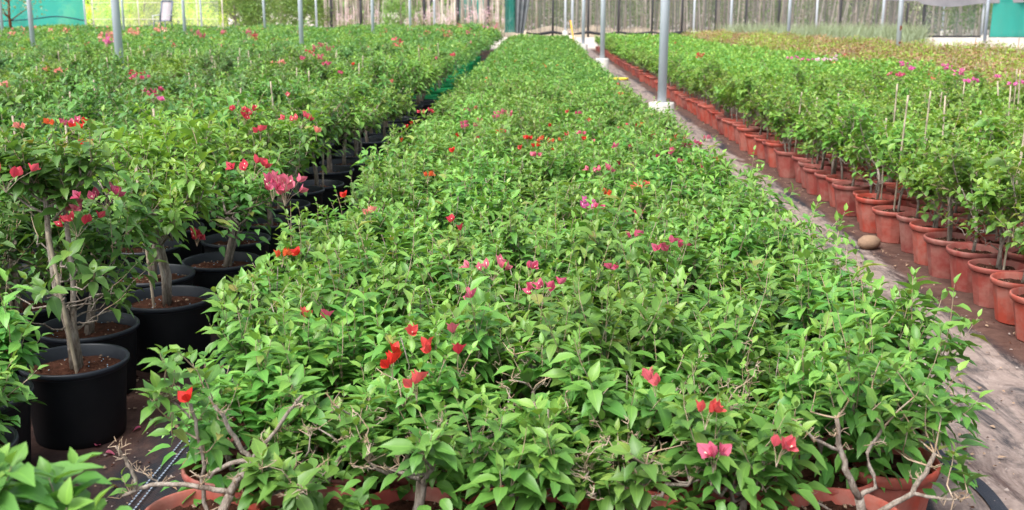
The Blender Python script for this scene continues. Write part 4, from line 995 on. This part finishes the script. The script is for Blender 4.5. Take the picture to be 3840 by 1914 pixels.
# hedges / shrubs behind the left beds
HG = [leafy(70+i, 3.4, 1.3, M['leaf_hedge'], .13, 3600, .05, .07) for i in range(3)]
LM = [leafy(80+i, 3.0, 1.6, M['leaf_painted_sun'], .16, 3600, .0, .05) for i in range(3)]
names = ['left of the stick fence', 'second left of the stick fence', 'third left of the stick fence', 'fourth left of the stick fence', 'fifth left of the stick fence']
for i, px in enumerate([1215, 1130, 1050, 965, 880]):
    x = on_y(px, 50, 69.5)[0]; tree('green_shrub', 'tall mid-green shrub, '+names[i], 'shrub', x, 69.5+.3*(i % 2), HG[i % 3], i*1.3, 1.0, 'green shrubs behind the left beds')
x = on_y(1505, 50, 69)[0]; tree('green_shrub', 'green shrub filling the gap in the stick fence', 'shrub', x, 68.8, HG[1], 2.1, .85)
for i, px in enumerate([790, 700, 620, 540, 460, 380, 350]):
    x = on_y(px, 50, 74)[0]; tree('sun_tinted_shrub', f'sunlit-coloured lime bush behind the pale netting, {ordw(i+1)} to the left of the tall green shrubs', 'shrub', x, 74+(i % 3)*1.3, LM[i % 3], i*.9, 1.15, 'sunlit-coloured lime bushes behind the pale netting')
# pale netting in front of them
root = add('net_fence', None, None, (0, 67.5, 0)); tag(root, 'pale see-through netting between the teal cloth and the stick fence', 'netting fence')
g = Geo(); curtain(g, -27.8, -19.8, 0, 0, 3.6, 0, .04, 1.3); add('netting', g.mesh('netting_pale', [M['net_pale']]), root)
for px in (350, 520, 740, 835):
    x = on_y(px, 60, 67.5)[0]; g = Geo(); tube(g, [(x, 0, 0), (x, 0, 3.6)], [.035]*2, 8, 0); add('fence_post', g.mesh('fence_post', [M['stick_c']]), root)
for z in (1.1, 2.1):
    g = Geo(); tube(g, [(-27.8, -.04, z), (-19.8, -.04, z)], [.015]*2, 5, 0); add('wire', g.mesh('wire', [M['stick_c']]), root)
# pink flowering plants before the sticks
def pinkplant(seed):
    rng = np.random.default_rng(seed); g = Geo(); g2 = Geo()
    for k in range(9):
        a = rng.random()*6.28; e = np.array([.35*math.cos(a), .25*math.sin(a), rng.uniform(.9, 1.7)]); tube(g, [(e[0]*.3, e[1]*.3, 0), e*np.array([.6, .6, .55]), e], [.012, .01, .006], 4, 0)
        n = 14; leaves(g2, e+rng.normal(0, .09, (n, 3)), rng.normal(0, 1, (n, 3)), rng.normal(0, 1, (n, 3)), np.full(n, .07), LQ, rng, 0)
    n = 120; leaves(g, np.stack([rng.normal(0, .25, n), rng.normal(0, .2, n), rng.uniform(.2, 1.1, n)], 1), rng.normal(0, 1, (n, 3)), np.tile([0, 0, 1.], (n, 1)), np.full(n, .09), LQ, rng, 1)
    return g.mesh('pink_stems', [M['twig'], M['leaf_hedge']]), g2.mesh('pink_bloom', [M['blossom_faint']])
PK = [pinkplant(90+i) for i in range(3)]
for i, px in enumerate([1285, 1320, 1395, 1545, 1590, 1625, 1660, 1700, 1745, 1770, 1795, 1850, 1875]):
    x = on_y(px, 60, 67.6)[0]; root = add('flowering_shrub', None, None, (x, 67.6+.1*(i % 3), 0), i*1.1, .9+.1*(i % 3)); add('stem', PK[i % 3][0], root); add('blossom', PK[i % 3][1], root)
    tag(root, f'thin shrub with pale pink blossoms before the stick fence, {ordw(i+1)} from its left end', 'shrub', 'pink flowering shrubs by the stick fence')

# trees beyond the netting
rng = np.random.default_rng(55)
def slim(seed, crownm, lean=0, H=6.5):
    rng = np.random.default_rng(seed); gt, gc = Geo(), Geo()
    pts = np.array([(0, 0, 0), (lean*.3, .0, H*.3), (lean*.65+rng.normal(0, .08), .1, H*.6), (lean, .1, H)]); tube(gt, pts, [.085, .075, .06, .03], 7, 0)
    P = []
    for k in range(12):
        z = H*rng.uniform(.10, .98); a = rng.random()*6.28; e = np.array([np.interp(z, pts[:, 2], pts[:, 0])+.9*math.cos(a), .9*math.sin(a), z+.5]); tube(gt, [(np.interp(z, pts[:, 2], pts[:, 0]), 0, z), e], [.02, .01], 4, 0); P.append(e)
    P = np.array(P); n = 700; idx = rng.integers(0, len(P), n); Q = P[idx]+rng.normal(0, 1, (n, 3))*np.array([.4, .4, .45]); D = rng.normal(0, .5, (n, 3)); D[:, 2] -= .9
    leaves(gc, Q, D, rng.normal(0, 1, (n, 3)), .17*rng.uniform(.6, 1.2, n), LQ, rng, 0)
    return gt.mesh('slim_trunk', [M['pale_trunk']]), gc.mesh('slim_crown', [M[crownm]])
SL = [slim(1, 'leaf_grey'), slim(2, 'leaf_hedge', .4), slim(3, 'leaf_grey', -.5), slim(4, 'leaf_grey', .1), slim(5, 'leaf_hedge', -.2)]
for i in range(96):
    px = 1960+i*20+rng.uniform(-10, 10); Y = rng.uniform(70.5, 84); x = on_y(px, 50, Y)[0]
    tree('slender_tree', f'slender pale-trunked tree behind the grey netting, {ordw(i+1)} from the teal cloth', 'tree', x, Y, SL[i % 5], rng.random()*6.28, rng.uniform(.8, 1.15), 'slender trees behind the netting')
# a leafy belt closing the view far off
g = Geo(); n = 26000; X = rng.uniform(-75, 75, n); Y = 96+rng.uniform(-3, 6, n)
for k, (mname, sel) in enumerate((('leaf_grey', rng.random(n) < .6), ('x', None))):
    q = sel if sel is not None else ~selp
    selp = q
    leaves(g, np.stack([X[q], Y[q], rng.random(q.sum())**1.0*7.5], 1), rng.normal(0, 1, (q.sum(), 3)), rng.normal(0, 1, (q.sum(), 3)), rng.uniform(.4, .9, q.sum()), LQ, rng, k)
o = add('woodland', g.mesh('woodland', [M['leaf_grey'], M['leaf_hedge']])); tag(o, 'blurred belt of trees closing the view far behind the screens', 'woodland', None, 'stuff')
# sandy bank behind the netting
g = Geo(); V = []; nx = 60
for j, (dy, z) in enumerate([(0, .0), (.8, .45), (1.8, .6), (4, .5), (6, .0)]):
    for i in range(nx): x = -3+13*i/(nx-1); e = math.sin(math.pi*i/(nx-1))**.5; V.append((x, 68.9+dy+.2*math.sin(x*1.3), z*e*(1+.2*math.sin(x*2.1))))
lv = []; lt = []
for j in range(4):
    for i in range(nx-1): lv += [j*nx+i, j*nx+i+1, (j+1)*nx+i+1, (j+1)*nx+i]; lt.append(4)
g.add(V, lv, lt); M['sandbank'] = plain('sandbank', (.62, .50, .36), .95, (.52, .42, .31), 3); o = add('sand_bank', g.mesh('sandbank', [M['sandbank']])); tag(o, 'low sandy bank behind the grey netting', 'sand bank', None, 'structure')

# ------------------------------------------------------------------ right-hand netted house with block wall
root = add('block_wall', None, None, (0, 51.4, 0)); tag(root, 'low whitewashed block wall at far right under the dark netting', 'wall')
g = Geo(); x0 = 18.1
box(g, x0, 34, 0, .2, 0, .40, 0)
for k in range(8): box(g, x0+2.0*k+.4, x0+2.0*k+.44, -.004, 0.0, .02, .38, 1)
add('masonry', g.mesh('masonry', [M['white_wall'], M['stone']]), root)
for k in range(2):
    g = Geo(); x = [20.9, 27.4][k]; box(g, x-.16, x+.16, -.09, -.002, 0, .52, 0); add('pier', g.mesh('pier', [M['white_wall']]), root)
root = add('net_house', None, None, (0, 51.9, 0)); tag(root, 'dark green-grey netting house wall with grey cloth valance at far right', 'netting house')
g = Geo(); curtain(g, 18.2, 34, 0, .38, 3.2, 0, .03, 1.6); add('netting', g.mesh('netting_dark', [M['net_dark']]), root)
g = Geo(); tube(g, [(18.2, -.05, .44), (34, -.05, .38)], .05, 6, 0); add('hem', g.mesh('hem2', [M['hem']]), root)
g = Geo(); n = 80; V = []
for j in range(4):
    for i in range(n):
        x = 16.2+18*i/(n-1); sag = .16*math.sin(x*.9)+.06*math.sin(x*2.2); zb = 1.93+(.12 if x < 17.9 else 0)+sag*.6; z = zb+(3.2-zb)*j/3; V.append((x, -.25-.06*math.sin(x*3+z), z))
lv = []; lt = []
for j in range(3):
    for i in range(n-1): lv += [j*n+i, j*n+i+1, (j+1)*n+i+1, (j+1)*n+i]; lt.append(4)
g.add(V, lv, lt); add('valance', g.mesh('valance', [M['grey_cloth']]), root)
for x in (18.15,):
    g = Geo(); tube(g, [(x, -.1, 0), (x, -.1, 3.3)], .07, 8, 0); add('frame_post', g.mesh('fp', [M['blackpost']]), root)
for x in (20.9, 27.4): g = Geo(); tube(g, [(x, -.12, .5), (x, -.12, 3.3)], .055, 10, 0); add('frame_post', g.mesh('fp', [M['galv']]), root)
g = Geo(); curtain(g, 21.3, 23.3, 51.72, .42, 3.0, 0, .05, 1.5, 30, 3); o = add('cloth_curtain', g.mesh('cloth3', [M['teal']])); tag(o, 'teal cloth panel inside the netting house at far right', 'curtain')
tn = ['left end', 'second from left', 'third from left', 'middle', 'right of the leafy one', 'next to the teal panel', 'right of the teal panel', 'right end']
for i, (px, s) in enumerate([(3500, .8), (3540, 1), (3575, .7), (3610, 1.2), (3690, .8), (3715, 1), (3775, .7), (3835, 1)]):
    x = on_y(px, 60, 55)[0]; tree('slender_tree', 'slender tree inside the netting house, '+tn[i], 'tree', x, 55+.5*(i % 3), SL[(i*2) % 5], i, s, 'trees in the netting house')

# tall grass behind the reddish shrubs
g = Geo(); rng = np.random.default_rng(66); n = 26000; Y = rng.uniform(26, 50, n); X = rng.uniform(0, 1, n)*10+8; q = (Y > 45-6.5*(X-8)) & (X < .352*Y); X, Y = X[q], Y[q]; n = len(X)
P = np.stack([X, Y, np.zeros(n)], 1); D = np.stack([rng.normal(0, .16, n), rng.normal(0, .16, n), np.ones(n)], 1)
leaves(g, P, D, rng.normal(0, 1, (n, 3)), np.where(Y > 42, rng.uniform(.6, 1.25, n), rng.uniform(.3, .75, n)), leaf_quad(.012), rng, 0); 
o = add('tall_grass', g.mesh('grass', [M['leaf_grey']])); tag(o, 'tall pale dry grass behind the reddish shrubs', 'grass', None, 'stuff')

# ------------------------------------------------------------------ chair on a mound at far left
cx, cy, cz = on_y(618, 80, 45)[0], 45, .86
g = Geo(); lathe(g, [(1.6, 0), (1.1, .5), (.65, .80), (.4, .86), (.001, .87)], 20, 0); o = add('soil_heap', g.mesh('heap', [M['sandbank']]), None, (cx, cy, 0)); tag(o, 'small sandy heap under the chair', 'soil heap')
root = add('garden_chair', None, None, (cx, cy, cz), R(-14)); tag(root, 'grey framed garden chair with pale sling back standing beyond the left beds', 'chair')
w = .26
g = Geo()
for s in (-1, 1): tube(g, [(s*w, .05, .36), (s*w*.95, .28, 1.16)], .038, 8, 0)
tube(g, [(-w*.95, .28, 1.16), (w*.95, .28, 1.16)], .042, 8, 0); tube(g, [(-w, .05, .36), (w, .05, .36)], .02, 8, 0); add('back_frame', g.mesh('backframe', [M['chair_frame']]), root)
g = Geo(); g.add([(-w+.02, .055, .38), (w-.02, .055, .38), (w*.93, .275, 1.16), (-w*.93, .275, 1.16), (-w+.02, .07, .38), (w-.02, .07, .38), (w*.93, .29, 1.16), (-w*.93, .29, 1.16)], [0, 1, 2, 3, 5, 4, 7, 6, 4, 0, 3, 7, 1, 5, 6, 2], [4]*4); add('backrest', g.mesh('sling', [M['sling']]), root)
g = Geo(); box(g, -w, w, -.42, .06, .335, .36); add('seat', g.mesh('seat', [M['chair_frame']]), root)
for s in (-1, 1):
    g = Geo(); tube(g, [(s*(w+.03), -.42, .56), (s*(w+.03), .12, .60)], .022, 6, 0); tube(g, [(s*(w+.03), -.40, .34), (s*(w+.03), -.40, .56)], .016, 6, 0); add('armrest', g.mesh('arm', [M['white_plastic']]), root)
    for yy in (-.38, .08): g = Geo(); tube(g, [(s*w, yy, .34), (s*(w+.02), yy*1.1, 0)], .022, 8, 0); add('leg', g.mesh('leg', [M['chair_frame']]), root)

# ------------------------------------------------------------------ small things along the path
g = Geo(); t = np.linspace(0, 4*math.pi, 60); tube(g, np.stack([.20*np.cos(t), .20*np.sin(t), .03+.02*t/12], 1), .018, 8, 0)
o = add('hose_coil', g.mesh('coil', [M['yellow']]), None, (1.98, 26, 0)); tag(o, 'coil of yellow hose lying on the sandy path behind the second steel post', 'hose')
q = on_y(2160, 168, 43)
g = Geo(); tube(g, [(0, 0, 0), (-.10, .1, .5), (-.22, .2, 1.25)], .03, 8, 0); o = add('yellow_pole', g.mesh('ypole', [M['orange_hose']]), None, (q[0], 43, 0)); tag(o, 'orange-yellow pole leaning by the far path end', 'pole')
g = Geo(); lathe(g, [(.001, 0), (.13, 0), (.16, .32), (.17, .33), (.16, .34), (.15, .30), (.11, .03)], 16, 0); bk = add('bucket', None, None, (on_y(2134, 121, 52)[0], 52, .0)); o = add('body', g.mesh('bucket', [M['white_plastic']]), bk)
g = Geo(); t = np.linspace(0, math.pi, 12); tube(g, np.stack([.16*np.cos(t), 0*t, .32+.12*np.sin(t)], 1), .008, 5, 0); add('handle', g.mesh('bh', [M['hem']]), bk); bk.location[2] = 0
tag(bk, 'white bucket standing by the far steel post of the path', 'bucket')

# ------------------------------------------------------------------ camera, light, world
cam = bpy.data.cameras.new('camera'); co = bpy.data.objects.new('camera', cam); COL.objects.link(co)
co.location = (0, 0, CAM_H); co.rotation_euler = (R(90)-PITCH, 0, YAW)
cam.sensor_width = 36; cam.lens = 36*F/3840; cam.clip_end = 3000; cam.clip_start = .05
cam.dof.use_dof = True; cam.dof.focus_distance = 4.3; cam.dof.aperture_fstop = 4.6
scn.camera = co
w = bpy.data.worlds.new('World'); scn.world = w; w.use_nodes = True; nt = w.node_tree.nodes; lk = w.node_tree.links; nt.clear()
EL, AZ = R(58), R(-142)
sky = nt.new('ShaderNodeTexSky'); sky.sky_type = 'NISHITA'; sky.sun_disc = False; sky.sun_elevation = EL; sky.sun_rotation = AZ; sky.air_density = 1.0; sky.dust_density = 4.0
hs = nt.new('ShaderNodeHueSaturation'); hs.inputs['Saturation'].default_value = .45; lk.new(sky.outputs[0], hs.inputs['Color'])
bg = nt.new('ShaderNodeBackground'); bg.inputs[1].default_value = .12; lk.new(hs.outputs[0], bg.inputs[0]); wo = nt.new('ShaderNodeOutputWorld'); lk.new(bg.outputs[0], wo.inputs[0])
sun = bpy.data.lights.new('sun', 'SUN'); sun.energy = 1.5; sun.angle = R(34); sun.color = (1, .985, .96); so = bpy.data.objects.new('sun', sun); COL.objects.link(so)
d = Vector((math.sin(AZ)*math.cos(EL), math.cos(AZ)*math.cos(EL), math.sin(EL))); so.rotation_euler = d.to_track_quat('Z', 'Y').to_euler(); so.location = (0, 0, 20)
scn.view_settings.view_transform = 'Standard'; scn.view_settings.look = 'None'; scn.view_settings.gamma = 1; scn.view_settings.exposure = 1.42
scn.cycles.max_bounces = 7; scn.cycles.transparent_max_bounces = 12; scn.cycles.use_denoising = True
scn.cycles.caustics_reflective = False; scn.cycles.caustics_refractive = False
